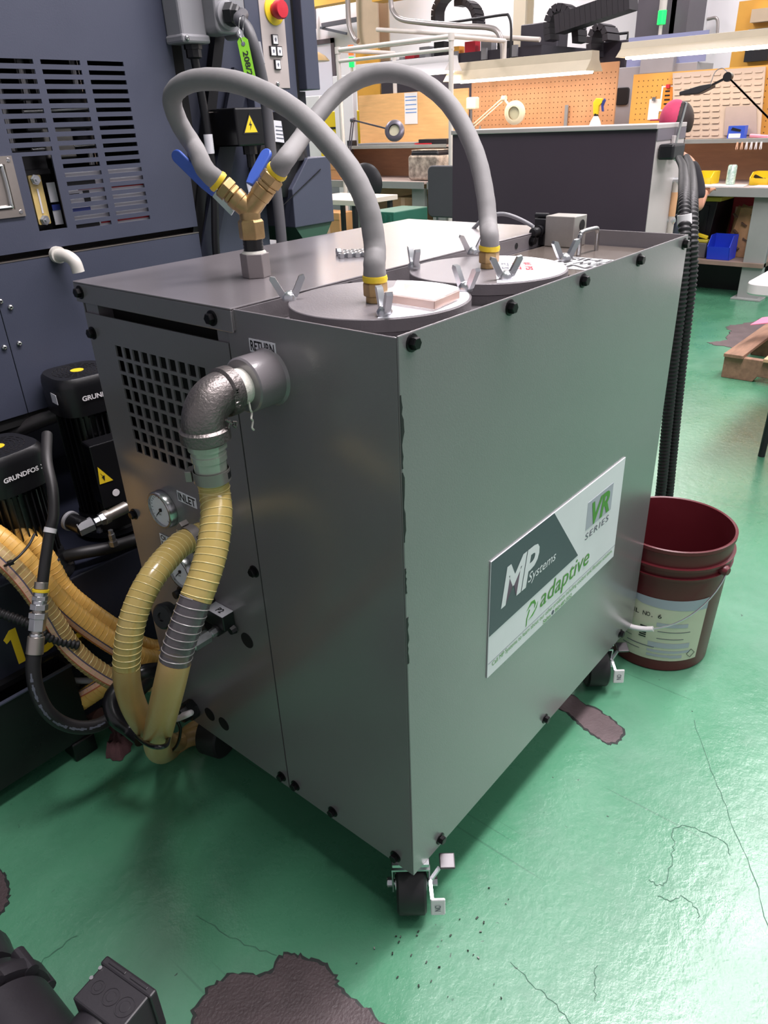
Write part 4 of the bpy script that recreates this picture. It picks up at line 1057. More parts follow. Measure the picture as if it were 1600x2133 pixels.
MB().lathe((0, .425, .681), -X, [(0, .028), (.006, .028), (.006, .023), (.02, .023)], 8).build('inlet_port', m_zinc, cart, 25)

# bundle of yellow hoses running behind the cart
def yellow_hose(pts, label, r, mats, stripe):
    P = spl(pts, 9); t = thing('yellow_hose', label, 'hose', tuple(P[0]), 0, 'yellow hoses along the tank')
    MB().tube(P, r, 20).build('hose_body', mats, t)
    coil(P, r * .992, .011, .0011, 20, 4).build('wire_helix', m_wire if mats is not m_yhose else m_yhose, t)
    if stripe:
        T = [(P[min(i + 1, len(P) - 1)] - P[max(i - 1, 0)]).normalized() for i in range(len(P))]
        for off, w, m in ((0, .0055, m_pink), (.0065, .0012, m_rstripe), (-.0065, .0014, m_stripe)):
            vs = []
            for p, tt in zip(P, T):
                s = (V(stripe) - tt * V(stripe).dot(tt)).normalized(); v = tt.cross(s)
                for e in (-w, w):
                    a = (off + e) / r
                    vs.append(p + (s * math.cos(a) + v * math.sin(a)) * (r + .0009))
            MB().add(vs, [(2 * i, 2 * i + 1, 2 * i + 3, 2 * i + 2) for i in range(len(P) - 1)]).build('hose_stripe', m, t, 60)
    return t, P
yellow_hose([V((-0.149, 1.051, 0.616)), V((-0.125, 1.014, 0.582)), V((-0.100, 0.970, 0.541)), V((-0.084, 0.939, 0.483)), V((-0.074, 0.917, 0.405)), V((-0.048, 0.892, 0.346)), V((-0.013, 0.855, 0.286)), V((0.031, 0.837, 0.219)), V((0.088, 0.837, 0.173)), V((.16, .83, .18)), V((.3, .83, .2))], 'yellow ribbed hose, uppermost of the bundle along the tank', .0245, m_yhose, None)
yellow_hose([V((-0.191, 0.986, 0.603)), V((-0.158, 0.934, 0.564)), V((-0.135, 0.892, 0.501)), V((-0.113, 0.854, 0.421)), V((-0.080, 0.827, 0.349)), V((-0.039, 0.795, 0.282)), V((0.007, 0.782, 0.223)), V((0.069, 0.791, 0.174)), V((.13, .80, .15)), V((.3, .80, .16))], 'yellow ribbed hose with pale striped band, lower in the bundle', .0235, m_yhose, (-.6, -.4, .1))
yellow_hose([V((-0.209, 0.949, 0.596)), V((-0.183, 0.900, 0.550)), V((-0.161, 0.859, 0.487)), V((-0.146, 0.829, 0.408)), V((-0.129, 0.812, 0.324)), V((-0.103, 0.785, 0.263)), V((-0.061, 0.760, 0.207)), V((0.012, 0.750, 0.169)), V((.05, .77, .10)), V((.25, .76, .09))], 'yellow ribbed hose with pale striped band, lowest of the bundle', .0215, m_amb2, (-.5, -.3, .5))
yellow_hose([V((-0.160, 0.962, 0.059)), V((-0.128, 0.911, 0.106)), V((-0.095, 0.859, 0.152)), V((-0.052, 0.820, 0.187)), V((-0.006, 0.797, 0.202)), V((0.049, 0.795, 0.193)), V((0.110, 0.811, 0.172))], 'short yellow hose coming out behind the black bin near the floor', .0225, m_yhose, (.0, -.5, .8))
# cable tie round the bundle
tc = [V((-0.116, 0.864, 0.579)), V((-0.137, 0.853, 0.567)), V((-0.164, 0.842, 0.559)), V((-0.182, 0.847, 0.550)), V((-0.187, 0.874, 0.534))]
tie = thing('cable_tie', 'black cable tie round the yellow hose bundle', 'cable tie', tuple(tc[2]))
MB().tube(spl(tc, 4), .0026, 6).build('tie_strap', m_ink, tie)
MB().obox(tc[3], (.005, 0, 0), (0, .005, 0), (0, 0, .004)).build('tie_head', m_ink, tie, 0, .001)

# black hydraulic line with the steel coupling
def P_(*a): return [V(p) for p in a]
hy = thing('hydraulic_hose', 'black hydraulic hose with a bright steel coupling in front of the tank', 'hose', (-0.195, 0.745, 0.467))
up = spl(P_((-0.020, 0.909, 0.752), (-0.057, 0.856, 0.720), (-0.079, 0.813, 0.678), (-0.101, 0.789, 0.637), (-0.120, 0.781, 0.611), (-0.148, 0.768, 0.565), (-0.170, 0.760, 0.522)), 8)
MB().tube(up, .0105, 14).build('upper_hose', m_rubk, hy)
MB().tube(up[30:33], .0118, 14).build('white_band', m_wplas, hy)
a_, b_ = V((-0.167, 0.763, 0.531)), V((-0.228, 0.736, 0.409))
d_ = (b_ - a_); L_ = d_.length; d_.normalize()
def seg(name, t0, t1, r, m=m_zinc, n=24, r2=None):
    MB().lathe(a_ + d_ * (L_ * t0), d_, [(0, r), (L_ * (t1 - t0), r2 or r)], n).build(name, m, hy, 25, .0006)
seg('ferrule', 0, .1, .0125, m_nickel); seg('yellow_ring', .105, .145, .0155, m_yel); seg('ferrule', .145, .20, .0125); seg('hex_nut', .20, .26, .0145, m_zinc, 6)
seg('ferrule', .26, .31, .0135); seg('hex_nut', .31, .39, .0165, m_zinc, 6); seg('thread', .39, .43, .0115, m_nickel, 20); seg('hex_nut', .43, .51, .0175, m_zinc, 6); seg('hex_nut', .51, .68, .0155, m_zinc, 6)
seg('thread', .68, .72, .0105, m_nickel, 20); seg('ferrule', .72, .76, .0125); seg('ferrule', .76, 1.0, .0155, m_nickel, 24, .0160)
lo = spl(P_((-0.226, 0.737, 0.415), (-0.240, 0.730, 0.385), (-0.250, 0.719, 0.346), (-0.249, 0.707, 0.300), (-0.231, 0.702, 0.256), (-0.200, 0.693, 0.224), (-0.156, 0.694, 0.203), (-0.098, 0.699, 0.205), (-0.043, 0.711, 0.214), (-0.023, 0.635, 0.298), (-0.008, 0.540, 0.395), (-0.008, 0.463, 0.470)), 8)
MB().tube(lo, .0140, 16).build('lower_hose', m_rub, hy)
T_ = [(lo[min(i + 1, len(lo) - 1)] - lo[max(i - 1, 0)]).normalized() for i in range(len(lo))]
for i in range(10, 54):
    if i % 7 == 6: continue
    p, tt = lo[i], T_[i]; s = (V((-.5, -.6, .55)) - tt * V((-.5, -.6, .55)).dot(tt)).normalized(); v = tt.cross(s)
    MB().obox(p + s * .0141, tt * .0032, v * (.0016 + .0012 * (i % 3 == 0)), s * .0003).build('hose_print', m_gink, hy, 0)
# other black lines
def line(name, pts, r, m, label, cat, ribs=None):
    P = spl(pts, 8)
    return solo(name, corr(P, r, *ribs) if ribs else MB().tube(P, r, 14), m, label, cat, smooth=60)
line('corrugated_conduit', P_((-0.237, 0.917, 0.450), (-0.218, 0.883, 0.435), (-0.186, 0.841, 0.408), (-0.160, 0.813, 0.368), (-0.120, 0.793, 0.334)), .0105, m_rub, 'black corrugated conduit crossing the yellow tank lettering', 'conduit', (.009, .0025))
line('black_pipe', P_((-0.040, 1.228, 0.650), (0.016, 1.186, 0.677), (0.066, 1.147, 0.699), (0.118, 1.115, 0.713)), .017, m_rubk, 'thick black pipe running level behind the shorter pump', 'pipe')
line('black_pipe', P_((-0.051, 0.976, 0.447), (0.003, 0.948, 0.447), (0.066, 0.935, 0.436), (0.153, 0.931, 0.426)), .0145, m_rub, 'black pipe lying along the tank top toward the cart', 'pipe')
line('drain_hose', P_((-0.110, 0.892, 0.171), (-0.065, 0.882, 0.181), (0.001, 0.868, 0.173), (0.078, 0.854, 0.137)), .012, m_rub, 'black ribbed drain hose low behind the bin', 'hose', (.010, .002))
line('gray_pipe', P_((-0.120, 0.885, 0.192), (-0.079, 0.860, 0.178), (-0.018, 0.841, 0.154)), .0075, m_gbox, 'thin grey pipe low behind the bin', 'pipe')
line('black_strap', P_((-0.023, 0.640, 0.283), (-0.077, 0.627, 0.319), (-0.108, 0.650, 0.303), (-0.146, 0.647, 0.287), (-0.159, 0.623, 0.260), (-0.146, 0.602, 0.231), (-0.145, 0.564, 0.228)), .016, m_blk, 'wide black hose curling behind the suction hose', 'hose')
line('sensor_lead', P_((-0.170, 0.530, 0.278), (-0.261, 0.305, 0.470), (-0.288, 0.218, 0.536), (-0.274, 0.214, 0.530), (-0.241, 0.264, 0.490), (-0.154, 0.407, 0.364)), .0034, m_blk, 'thin black cable looped round the foot of the return hose', 'cable')
line('sensor_lead', P_((-0.090, 0.514, 0.267), (-0.089, 0.510, 0.241), (-0.096, 0.521, 0.202), (-0.103, 0.541, 0.174)), .003, m_blk, 'thin black cable hanging beside the cart knockouts', 'cable')
line('white_cable', P_((-.030, .598, .185), (-0.087, 0.461, 0.312), (-0.094, 0.487, 0.291), (-0.079, 0.559, 0.231), (-0.047, 0.669, 0.157)), .0058, m_wplas, 'short white cable in the black gland', 'cable')
# far vertical conduits behind the end of the cart
def conduit(pts, label): 
    return line('corrugated_conduit', pts, .0150, m_rub, label, 'conduit', (.011, .0028))
conduit(P_((1.36, .17, 0.02), (1.34, .14, .2), (1.320, 0.117, 0.286), (1.280, 0.113, 0.509), (1.240, 0.108, 0.707), (1.220, 0.105, 0.857), (1.220, 0.111, 0.969), (1.240, 0.131, 1.052), (1.340, 0.176, 1.106), (1.700, 0.311, 1.114), (2.300, 0.536, 1.106), (3.000, 0.811, 1.093)), 'black corrugated conduit rising at the far corner of the cart, left of the pair')
conduit(P_((1.42, .15, 0.02), (1.40, .12, .2), (1.360, 0.107, 0.273), (1.320, 0.105, 0.498), (1.280, 0.101, 0.698), (1.250, 0.096, 0.852), (1.240, 0.097, 0.945), (1.250, 0.113, 1.030), (1.340, 0.156, 1.095), (1.700, 0.289, 1.109), (2.300, 0.510, 1.106), (3.000, 0.777, 1.097)), 'black corrugated conduit rising at the far corner of the cart, right of the pair')
MB_ = MB().cyl((1.240, 0.133, 1.066), (1.240, 0.129, 1.044), .0165, n=20)
solo('conduit_label', MB_, m_wplas, 'white paper band round the left conduit', 'label')
# rag on the floor
m_rag = mat('brown_rag', (92, 62, 64), .9, var=.2, scale=20, bump=.5, bscale=300)
def cloth(name, pts, m, label, h=.03, seed=1):
    r = random.Random(seed); b = MB(); n = len(pts); P = [V(p) for p in pts]; c = sum(P, V((0, 0, 0))) / n
    rings = [(1, .002), (.92, h * .5), (.7, h * .9), (.42, h * .7), (.15, h)]
    vs = []; m_ = n * 4
    for s, z in rings:
        for i in range(m_):
            t = i / 4; a = P[int(t) % n]; d = P[(int(t) + 1) % n]; q = a + (d - a) * (t % 1)
            w = c + (q - c) * s * (1 + .05 * math.sin(i * 2.3 + s * 9)); vs.append((w.x, w.y, max(.002, z * (.75 + .5 * r.random()) if s < 1 else .002)))
    fs = [(j * m_ + i, j * m_ + (i + 1) % m_, (j + 1) * m_ + (i + 1) % m_, (j + 1) * m_ + i) for j in range(len(rings) - 1) for i in range(m_)]
    fs.append(tuple((len(rings) - 1) * m_ + i for i in range(m_))); fs.append(tuple(range(m_ - 1, -1, -1)))
    return solo(name, b.add(vs, fs), m, label, 'rag', smooth=70)
cloth('shop_rag', [(-0.124, 0.811, 0.000), (-0.111, 0.776, 0.000), (-0.076, 0.786, 0.000), (-0.042, 0.818, 0.000), (-0.029, 0.861, 0.000), (-0.040, 0.908, 0.000), (-0.066, 0.901, 0.000), (-0.073, 0.845, 0.000), (-0.103, 0.833, 0.000)], m_rag, 'crumpled brown red rag on the floor by the hoses', .035)
# plastic pipe stub lying by the bin
line('pipe_stub', P_((-0.076, 0.963, 0.030), (-0.068, 0.928, 0.025)), .02, mat('brown_pipe', (120, 84, 78), .5), 'short brown tube end lying behind the bin foot', 'tube')

# ---------------------------------------------------------------- motor pump at the lower left corner
m_mot = mat('motor_black', (50, 47, 52), .42, var=.12, scale=8, bump=.12, bscale=160)
mo = thing('electric_motor', 'black electric motor with junction box and lime voltage sticker, lower left corner', 'motor', (-.55, .25, 0))
mz = .095; mr = .078; mx = -.562
MB().lathe((mx, .36, mz), -Y, [(0, .07), (.004, mr), (.26, mr), (.27, mr + .003), (.30, mr + .003), (.31, mr - .01), (.33, .06)], 48).build('motor_body', m_mot, mo, 30)
MB().lathe((mx, .365, mz), Y, [(0, .084), (.012, .087), (.02, .087), (.03, .08), (.05, .07), (.052, .05), (.030, .045)], 40).build('end_bell', m_mot, mo, 35)
for a in (35, 75, -10):
    q = V((mx + .08 * math.cos(math.radians(a)), .375, mz + .08 * math.sin(math.radians(a))))
    MB().cyl(q - Y * .012, q + Y * .035, .011, n=12).build('bell_lug', m_mot, mo, 30)
    MB().lathe(q + Y * .033, Y, [(0, .007), (.006, .007)], 6).build('lug_bolt', m_zinc, mo, 25)
b = MB().tube(spl([V((mx - .02, .41, mz + .08)), V((mx + .025, .41, mz + .08)), V((mx + .035, .44, mz + .07)), V((mx + .0, .46, mz + .07)), V((mx - .03, .45, mz + .075)), V((mx - .03, .42, mz + .08))], 5), .012, 10)
b.build('volute_rim', m_mot, mo)
MB().lathe((mx - .02, .43, mz), Y, [(0, .085), (.05, .094), (.09, .08)], 32).build('pump_volute', m_mot, mo, 35)
for y in (.08, .30): MB().box(mx - .09, mx + .09, y - .02, y + .02, 0, .03).build('motor_foot', m_mot, mo, 0, .004)
for y in (.08, .30): MB().box(mx - .05, mx + .05, y - .015, y + .015, .03, mz - .06).build('motor_foot', m_mot, mo, 0, .003)
# junction box, its lid turned up towards the camera
o_ = V((-0.423, 0.250, 0.200)); jx = (V((-0.406, 0.148, 0.200)) - o_); jy = (V((-0.487, 0.235, 0.200)) - o_)
jx_l = jx.length; jx.normalize(); jy = jy - jx * jy.dot(jx); jyl = jy.length; jy.normalize(); jn_ = jx.cross(jy)
if jn_.dot(cfw) > 0: jn_ = -jn_
jb = MB().prism([(.004, .004), (jx_l - .004, .004), (jx_l - .004, jyl), (.004, jyl)], o_, jx, jy, -jn_ * .085).build('junction_box', m_mot, mo, 0, .003)
MB().prism([(0, -.002), (jx_l, -.002), (jx_l, .012), (0, .012)], o_ + jn_ * .0025, jx, jy, -jn_ * .086).build('box_lid', m_mot, jb, 0, .003)
for t_, r1 in ((.24, .0105), (.5, .013), (.77, .0145)):
    c_ = o_ + jx * jx_l * t_ + jy * jyl * .56
    MB().lathe(c_ + jn_ * .0001, jn_, [(0, r1), (.0008, r1), (.0008, r1 - .0015), (.0001, r1 - .0018)], 32, cap=False).build('knockout_ring', m_mot, jb)
    MB().lathe(c_ + jn_ * .0001, jn_, [(0, r1 * .55), (.0006, r1 * .5)], 28).build('knockout', m_mot, jb)
for t_ in (.06,):
    for s_ in (.25, .5):
        c_ = o_ + jx * jx_l * t_ + jy * jyl * s_
        MB().lathe(c_, jn_, [(0, .0035), (.002, .003)], 12).build('rivet', m_steel, jb)
for t_ in (.12, .55): MB().bar(o_ + jx * jx_l * t_ + jy * .004 + jn_ * .003, o_ + jx * jx_l * (t_ + .33) + jy * .004 + jn_ * .003, .005, .002, tuple(jn_)).build('lid_rib', m_mot, jb, 0, .0008)
jc = o_ + jy * jyl * .98 + jx * jx_l * .5 - jn_ * .055
MB().lathe(jc, jy, [(-.01, .05), (.012, .05), (.04, .045)], 36).build('box_neck', m_mot, mo, 30)
# stickers wrapped on the barrel
def wrap(a0, a1, y0, y1, m, name, lift=.0008, par=mo):
    vs = []; n = 10
    for i in range(n + 1):
        a = math.radians(a0 + (a1 - a0) * i / n)
        for y in (y0, y1): vs.append((mx + (mr + lift) * math.cos(a), y, mz + (mr + lift) * math.sin(a)))
    return MB().add(vs, [(2 * i, 2 * i + 1, 2 * i + 3, 2 * i + 2) for i in range(n)]).build(name, m, par, 60)
wrap(40, 75, .10, .19, m_lime, 'voltage_sticker')
a_ = math.radians(58); nv2 = V((math.cos(a_), 0, math.sin(a_))); tv2 = V((-math.sin(a_), 0, math.cos(a_)))
lettering('208 VOLTS', V((mx, .185, mz)) + nv2 * (mr + .0012) - tv2 * .006, -Y, -tv2 * -1, w=.078, h=.018, parent=mo, m=m_wplas, bold=.03, lift=.0006)

# ---------------------------------------------------------------- bucket
m_buck = mat('oxblood_plastic', (92, 26, 34), .38, var=.06)
m_olab = mat('aged_label', (206, 206, 184), .5, var=.06, scale=6)
m_band = mat('label_band', (168, 172, 186), .5)
bk = thing('plastic_bucket', 'dark red plastic bucket with a worn oil label and wire bail behind the cart', 'bucket', (1.056, -.014, 0))
bx_, by_ = 1.056, -.014
prof = [(0, .128), (.004, .131), (.25, .1405), (.285, .1425), (.286, .1495), (.292, .1505), (.293, .1435), (.312, .144), (.313, .151), (.32, .152), (.321, .1445), (.355, .1455), (.358, .149), (.367, .149), (.369, .146), (.367, .142), (.28, .1385), (.01, .127), (.008, .0)]
MB().lathe((bx_, by_, 0), Z, prof, 72, cap=False).build('bucket_wall', m_buck, bk, 30)
def barc(a0, a1, z0, z1, m, name, lift=.0006, par=bk, n=24):
    vs = []
    for i in range(n + 1):
        a = math.radians(a0 + (a1 - a0) * i / n)
        for z in (z0(i / n) if callable(z0) else z0, z1(i / n) if callable(z1) else z1):
            r = .131 + .0095 * (z - .004) / .246 + lift
            vs.append((bx_ + r * math.cos(a), by_ + r * math.sin(a), z))
    return MB().add(vs, [(2 * i, 2 * i + 1, 2 * i + 3, 2 * i + 2) for i in range(n)]).build(name, m, par, 60)
lb = barc(-262, -113, .035, .225, m_olab, 'paper_label')
barc(-262, -113, lambda t: .225 - .012 - .022 * t * (1 if t > .5 else .6), .2252, m_band, 'label_band', .0010, lb)
def blett(text, a, z, h, wdeg, m=m_ink, bold=.0):
    # letters bent round the bucket
    n = len(text)
    for i, ch in enumerate(text):
        if ch == ' ': continue
        aa = math.radians(a + wdeg * i / max(1, n - 1)); r = .131 + .0095 * (z - .004) / .246
        nn = V((math.cos(aa), math.sin(aa), 0)); u = V((-math.sin(aa), math.cos(aa), 0))
        wd = h * (.28 if ch in 'I1' else (.35 if ch == '.' else .72))
        hh_ = h * (.18 if ch == '.' else 1)
        lettering(ch, V((bx_, by_, z)) + nn * (r + .0012) - u * wd / 2, u, Z, w=wd, h=hh_, parent=lb, m=m, bold=bold)
blett('E OIL NO. 6', -200, .168, .0125, 38, bold=.01)
barc(-180, -172, .098, .134, m_olab, 'barcode', .0008, lb)
for k in range(6): barc(-180.5 + (k % 2) * .4, -173, .100 + k * .0062, .1036 + k * .0062 + (k % 3) * .0006, m_ink, 'barcode_bar', .0012, lb, 4)
for a0, a1, z, hh_ in ((-164, -132, .142, .012), (-162, -128, .126, .002), (-162, -134, .104, .002), (-193, -163, .074, .0025), (-170, -126, .076, .016), (-170, -124, .060, .008), (-170, -138, .046, .008), (-198, -178, .06, .002), (-146, -132, .044, .010), (-208, -188, .092, .0016)):
    barc(a0, a1, z, z + hh_, m_lgink if hh_ > .003 else m_gink, 'fine_print', .0011, lb, 8)
ar = math.radians(-122); rr0 = .134
cq = V((bx_ + rr0 * math.cos(ar), by_ + rr0 * math.sin(ar), .056)); tq = V((-math.sin(ar), math.cos(ar), 0)); nq = V((math.cos(ar), math.sin(ar), 0))
for p_, q_ in (((-.012, 0), (0, .013)), ((0, .013), (.012, 0)), ((.012, 0), (0, -.013)), ((0, -.013), (-.012, 0))):
    MB().bar(cq + tq * p_[0] + Z * p_[1] + nq * .0006, cq + tq * q_[0] + Z * q_[1] + nq * .0006, .0010, .0006, tuple(nq)).build('hazard_diamond', m_ink, lb, 0)
# wire bail hanging down the front
ba = []
for i in range(33):
    t = PI * i / 32; a = math.radians(-104 - 180 * i / 32)
    r = .158 + .006 * math.sin(t); ba.append(V((bx_ + r * math.cos(a), by_ + r * math.sin(a), .30 - .165 * math.sin(t) ** .8)))
MB().tube(ba, .0021, 8).build('bail_wire', m_zinc, bk)
MB().tube(ba[11:16], .0068, 12).build('bail_grip', m_wplas, bk)
for a in (-104, -284): MB().lathe((bx_ + .143 * math.cos(math.radians(a)), by_ + .143 * math.sin(math.radians(a)), .30), (math.cos(math.radians(a)), math.sin(math.radians(a)), 0), [(0, .014), (.012, .013), (.018, .009)], 16).build('bail_ear', m_buck, bk)

# ---------------------------------------------------------------- black collector box behind the cart
m_bbox = mat('black_panel', (68, 58, 68), .34, var=.05, scale=2)
m_gpan = mat('gray_panel', (176, 170, 168), .45, var=.05, scale=3)
m_glass = mat('sight_tube_plastic', (196, 186, 178), .2, alpha=.8)
cb_ = thing('collector_box', 'large low black fronted cabinet with grey side and latch behind the cart', 'cabinet', (3.2, 1.45, 0))
yL, yR = 2.04, .925
MB().box(3.0, 3.004, yR, yL, .05, 1.212).build('front_panel', m_bbox, cb_, 0, .002)
MB().box(3.0, 3.34, yR - .004, yR, .05, 1.225).build('side_panel', m_gpan, cb_, 0, .002)
MB().box(3.004, 3.335, yR, yL, .05, 1.212).build('box_body', m_bbox, cb_, 0)
MB().box(2.985, 3.345, yR - .006, yL, 1.212, 1.232).build('top_rim', m_gpan, cb_, 0, .003)
MB().box(2.998, 3.342, yR - .0065, yR - .003, 1.165, 1.212).build('side_band', mat('slate_band', (104, 98, 106), .45), cb_, 0)
ly = yR - .012
MB().bar((3.20, ly, 1.12), (3.212, ly - .025, 1.315), .022, .008, (0, 1, 0)).build('latch_lever', m_steel, cb_, 0, .002)
MB().box(3.17, 3.23, ly - .006, ly + .006, 1.09, 1.18).build('latch_plate', m_gpan, cb_, 0, .002)
MB().tube([V((3.2 + .016 * math.cos(t), ly - .012, 1.105 + .03 * math.sin(t))) for t in (2 * PI * k / 16 for k in range(16))], .004, 8, closed=True).build('latch_ring', m_steel, cb_)
tb_ = MB().cyl((3.275, ly - .004, .55), (3.275, ly - .004, .98), .016, n=16).build('level_tube', m_glass, cb_)
for z in (.98, .80, .55): MB().lathe((3.275, ly + .01, z), -Y, [(0, .016), (.03, .016), (.034, .010)], 10).build('tube_fitting', m_zinc, cb_, 25)
MB().cyl((3.275, ly - .004, .82), (3.275, ly - .004, .93), .0165, n=16).build('level_mark', mat('tan_mark', (196, 150, 110), .5), tb_)
for k, (sx_, sz_) in enumerate(((3.02, .08), (3.32, .08))):
    MB().box(sx_ - .03, sx_ + .03, yR + .02, yR + .08, 0, .05).build('box_foot', m_black, cb_, 0)
    MB().box(sx_ - .03, sx_ + .03, yL - .08, yL - .02, 0, .05).build('box_foot', m_black, cb_, 0)

# ---------------------------------------------------------------- work benches
m_bsteel = mat('bench_steel', (150, 152, 150), .45, metal=.2, var=.05)
m_btop = mat('bench_top', (176, 160, 156), .4, var=.08, scale=5)
m_peg = mat('pegboard_tan', (188, 134, 94), .6, var=.08, scale=3, c2=(204, 150, 108))
m_pegy = mat('pegboard_yellow', (210, 150, 70), .6, var=.06, scale=3)
m_pegb = mat('board_brown', (192, 146, 114), .6, var=.12, scale=4, stretch=(1, 1, 6))
m_ply = mat('plywood', (226, 176, 118), .55, var=.1, scale=5, stretch=(1, 1, 8))
m_hole = mat('peg_hole', (92, 58, 34), .8)
m_hood = mat('enamel_hood', (180, 168, 146), .45, var=.05)
m_tube = mat('lit_tube', (255, 248, 232), .3, emit=(255, 244, 224), es=6)
m_lou = mat('louver_tan', (160, 140, 128), .5, var=.04)
def bench(y0, y1, label, board, bz0, bz1, by0, by1, back=m_pegb, holes=True):
    t = thing('work_bench', label, 'workbench', (5.75, (y0 + y1) / 2, 0))
    MB().box(5.40, 6.12, y0, y1, .755, .775).build('worktop', m_btop, t, 0, .002)
    MB().box(5.395, 5.41, y0, y1, .715, .777).build('front_rail', m_bsteel, t, 0, .002)
    MB().box(5.77, 6.12, y0, y1, 1.055, 1.075).build('shelf', m_btop, t, 0, .002)
    MB().box(5.755, 5.77, y0, y1, 1.05, 1.08).build('shelf_rail', m_bsteel, t, 0, .002)
    for y in (y0 + .02, y1 - .05): MB().box(5.80, 6.12, y, y + .03, .775, 1.055).build('shelf_bracket', m_bsteel, t, 0)
    MB().box(6.12, 6.14, y0, y1, .30, 1.055).build('back_board', back, t, 0)
    MB().box(6.12, 6.14, by0, by1, bz0, bz1).build('peg_board', board, t, 0)
    if holes:
        b = MB(); ny = int((by1 - by0) / .04)
        for i in range(ny):
            for k in range(int((bz1 - bz0 - .03) / .04)):
                c = V((6.1195, by0 + .02 + i * .04, bz0 + .03 + k * .04))
                b.add([c + Y * .005 * math.cos(a) + Z * .005 * math.sin(a) for a in (PI * q / 3 for q in range(6))], [(0, 5, 4, 3, 2, 1)])
        b.build('peg_hole', m_hole, t, 0)['kind'] = 'stuff'
    for y in (y0 + .03, y1 - .18):
        MB().prism([(0, 0), (.15, 0), (.15, .715), (0, .715)], (5.45, y, 0), Y, Z, (.05, 0, 0)).build('leg', m_bsteel, t, 0, .004)
        MB().box(6.03, 6.08, y, y + .15, 0, .755).build('leg', m_bsteel, t, 0, .004)
        MB().box(5.40, 5.55, y - .03, y + .18, 0, .012).build('foot_plate', m_bsteel, t, 0, .002)
    return t
bR = bench(.95, 2.42, 'steel work bench with yellow pegboard and louvered bin panel at the right', m_pegy, 1.075, 1.555, .55, 2.42)
bM = bench(2.56, 4.02, 'steel work bench with tan pegboard behind the black cabinet', m_peg, 1.075, 1.66, 2.56, 4.02)
bL = bench(4.06, 5.62, 'steel work bench with plain plywood back at the left', m_ply, 1.075, 1.545, 4.06, 5.46, holes=False)
# louvered panel leaning on the shelf
lt0, lt1, lb0, lb1 = V((6.09, 2.085, 1.545)), V((6.09, 1.39, 1.545)), V((5.88, 1.93, 1.08)), V((5.88, 1.285, 1.08))
lp = thing('louver_panel', 'tan steel louvered bin panel leaning on the right bench shelf', 'panel', tuple((lb0 + lb1) / 2))
un, vn = (lb1 - lb0), (lt0 - lb0)
MB().add([lb0, lb1, lt1, lt0] + [p + V((.012, 0, 0)) for p in (lb0, lb1, lt1, lt0)], [(0, 1, 2, 3), (7, 6, 5, 4), (0, 4, 5, 1), (1, 5, 6, 2), (2, 6, 7, 3), (3, 7, 4, 0)]).build('panel_sheet', m_lou, lp, 0)
uv, vv = un.normalized(), vn.normalized()
nl = uv.cross(vv); nl = -nl if nl.x > 0 else nl
lou = MB().prism([(-.025, -.008), (.025, -.008), (.025, .004), (.02, .009), (-.02, .009), (-.025, .004)], (0, 0, 0), X, Y, (0, 0, .007)).mesh('louver', m_lou, 0)
for r in range(11):
    for c in range(9):
        if r < 5 and c > 4: continue
        f_ = (r + .6) / 11.4; e_ = (c + .55) / 9.1
        a = lb0 + vn * f_; w = (lb1 + (lt1 - lb1) * f_) - a
        inst('louver', lou, lp, a + w * e_ + nl * .001, uv, nl)
o_ = lb0 + un * .60 + vn * .03
MB().prism([(0, 0), (.24, 0), (.24, .22), (.02, .22)], o_ + nl * .012, uv, vv, nl * .002).build('steel_sheet', mat('gray_sheet', (132, 114, 112), .4, metal=.1, var=.06), lp, 0)
# hooded bench lights
def bench_light(y0, y1, z0, z1, label, x=5.72, w=.30, hood=None):
    m_hood = hood or MATS['enamel_hood']
    t = thing('bench_light', label, 'bench light', (x, (y0 + y1) / 2, z0))
    zc = z0 + (z1 - z0) * .55
    MB().prism([(-w / 2, z0), (-w / 2 + .01, z0), (-.07, zc - .004), (.07, zc - .004), (w / 2 - .01, z0), (w / 2, z0), (.075, zc), (.06, z1), (-.06, z1), (-.075, zc)], (x, y0, 0), X, Z, (0, y1 - y0, 0)).build('light_hood', m_hood, t, 0, .002)
    for y in (y0 - .006, y1): MB().prism([(-w / 2, z0), (w / 2, z0), (.075, zc), (.06, z1), (-.06, z1), (-.075, zc)], (x, y, 0), X, Z, (0, .006, 0)).build('end_cap', m_hood, t, 0)
    for dx in (-.06, .06): MB().cyl((x + dx, y0 + .04, z0 + .004), (x + dx, y1 - .04, z0 + .004), .019, n=14).build('lamp_tube', m_tube, t)
    d = bpy.data.lights.new('bench_lamp', 'AREA'); d.shape = 'RECTANGLE'; d.size = w * .8; d.size_y = y1 - y0; d.energy = 4.6 * (y1 - y0); d.color = (1, .9, .76)
    o = bpy.data.objects.new('bench_lamp', d); o.location = (0, 0, -.025); COL.objects.link(o); o.parent = t
    return t
bench_light(.7, 2.335, 1.655, 1.755, 'cream hooded bench light above the yellow pegboard')
bench_light(2.585, 3.95, 1.585, 1.725, 'cream hooded bench light above the tan pegboard')
bench_light(3.80, 4.86, 1.66, 1.775, 'white bench light hung in the pipe frame at the left', 5.50, .26, m_wplas)
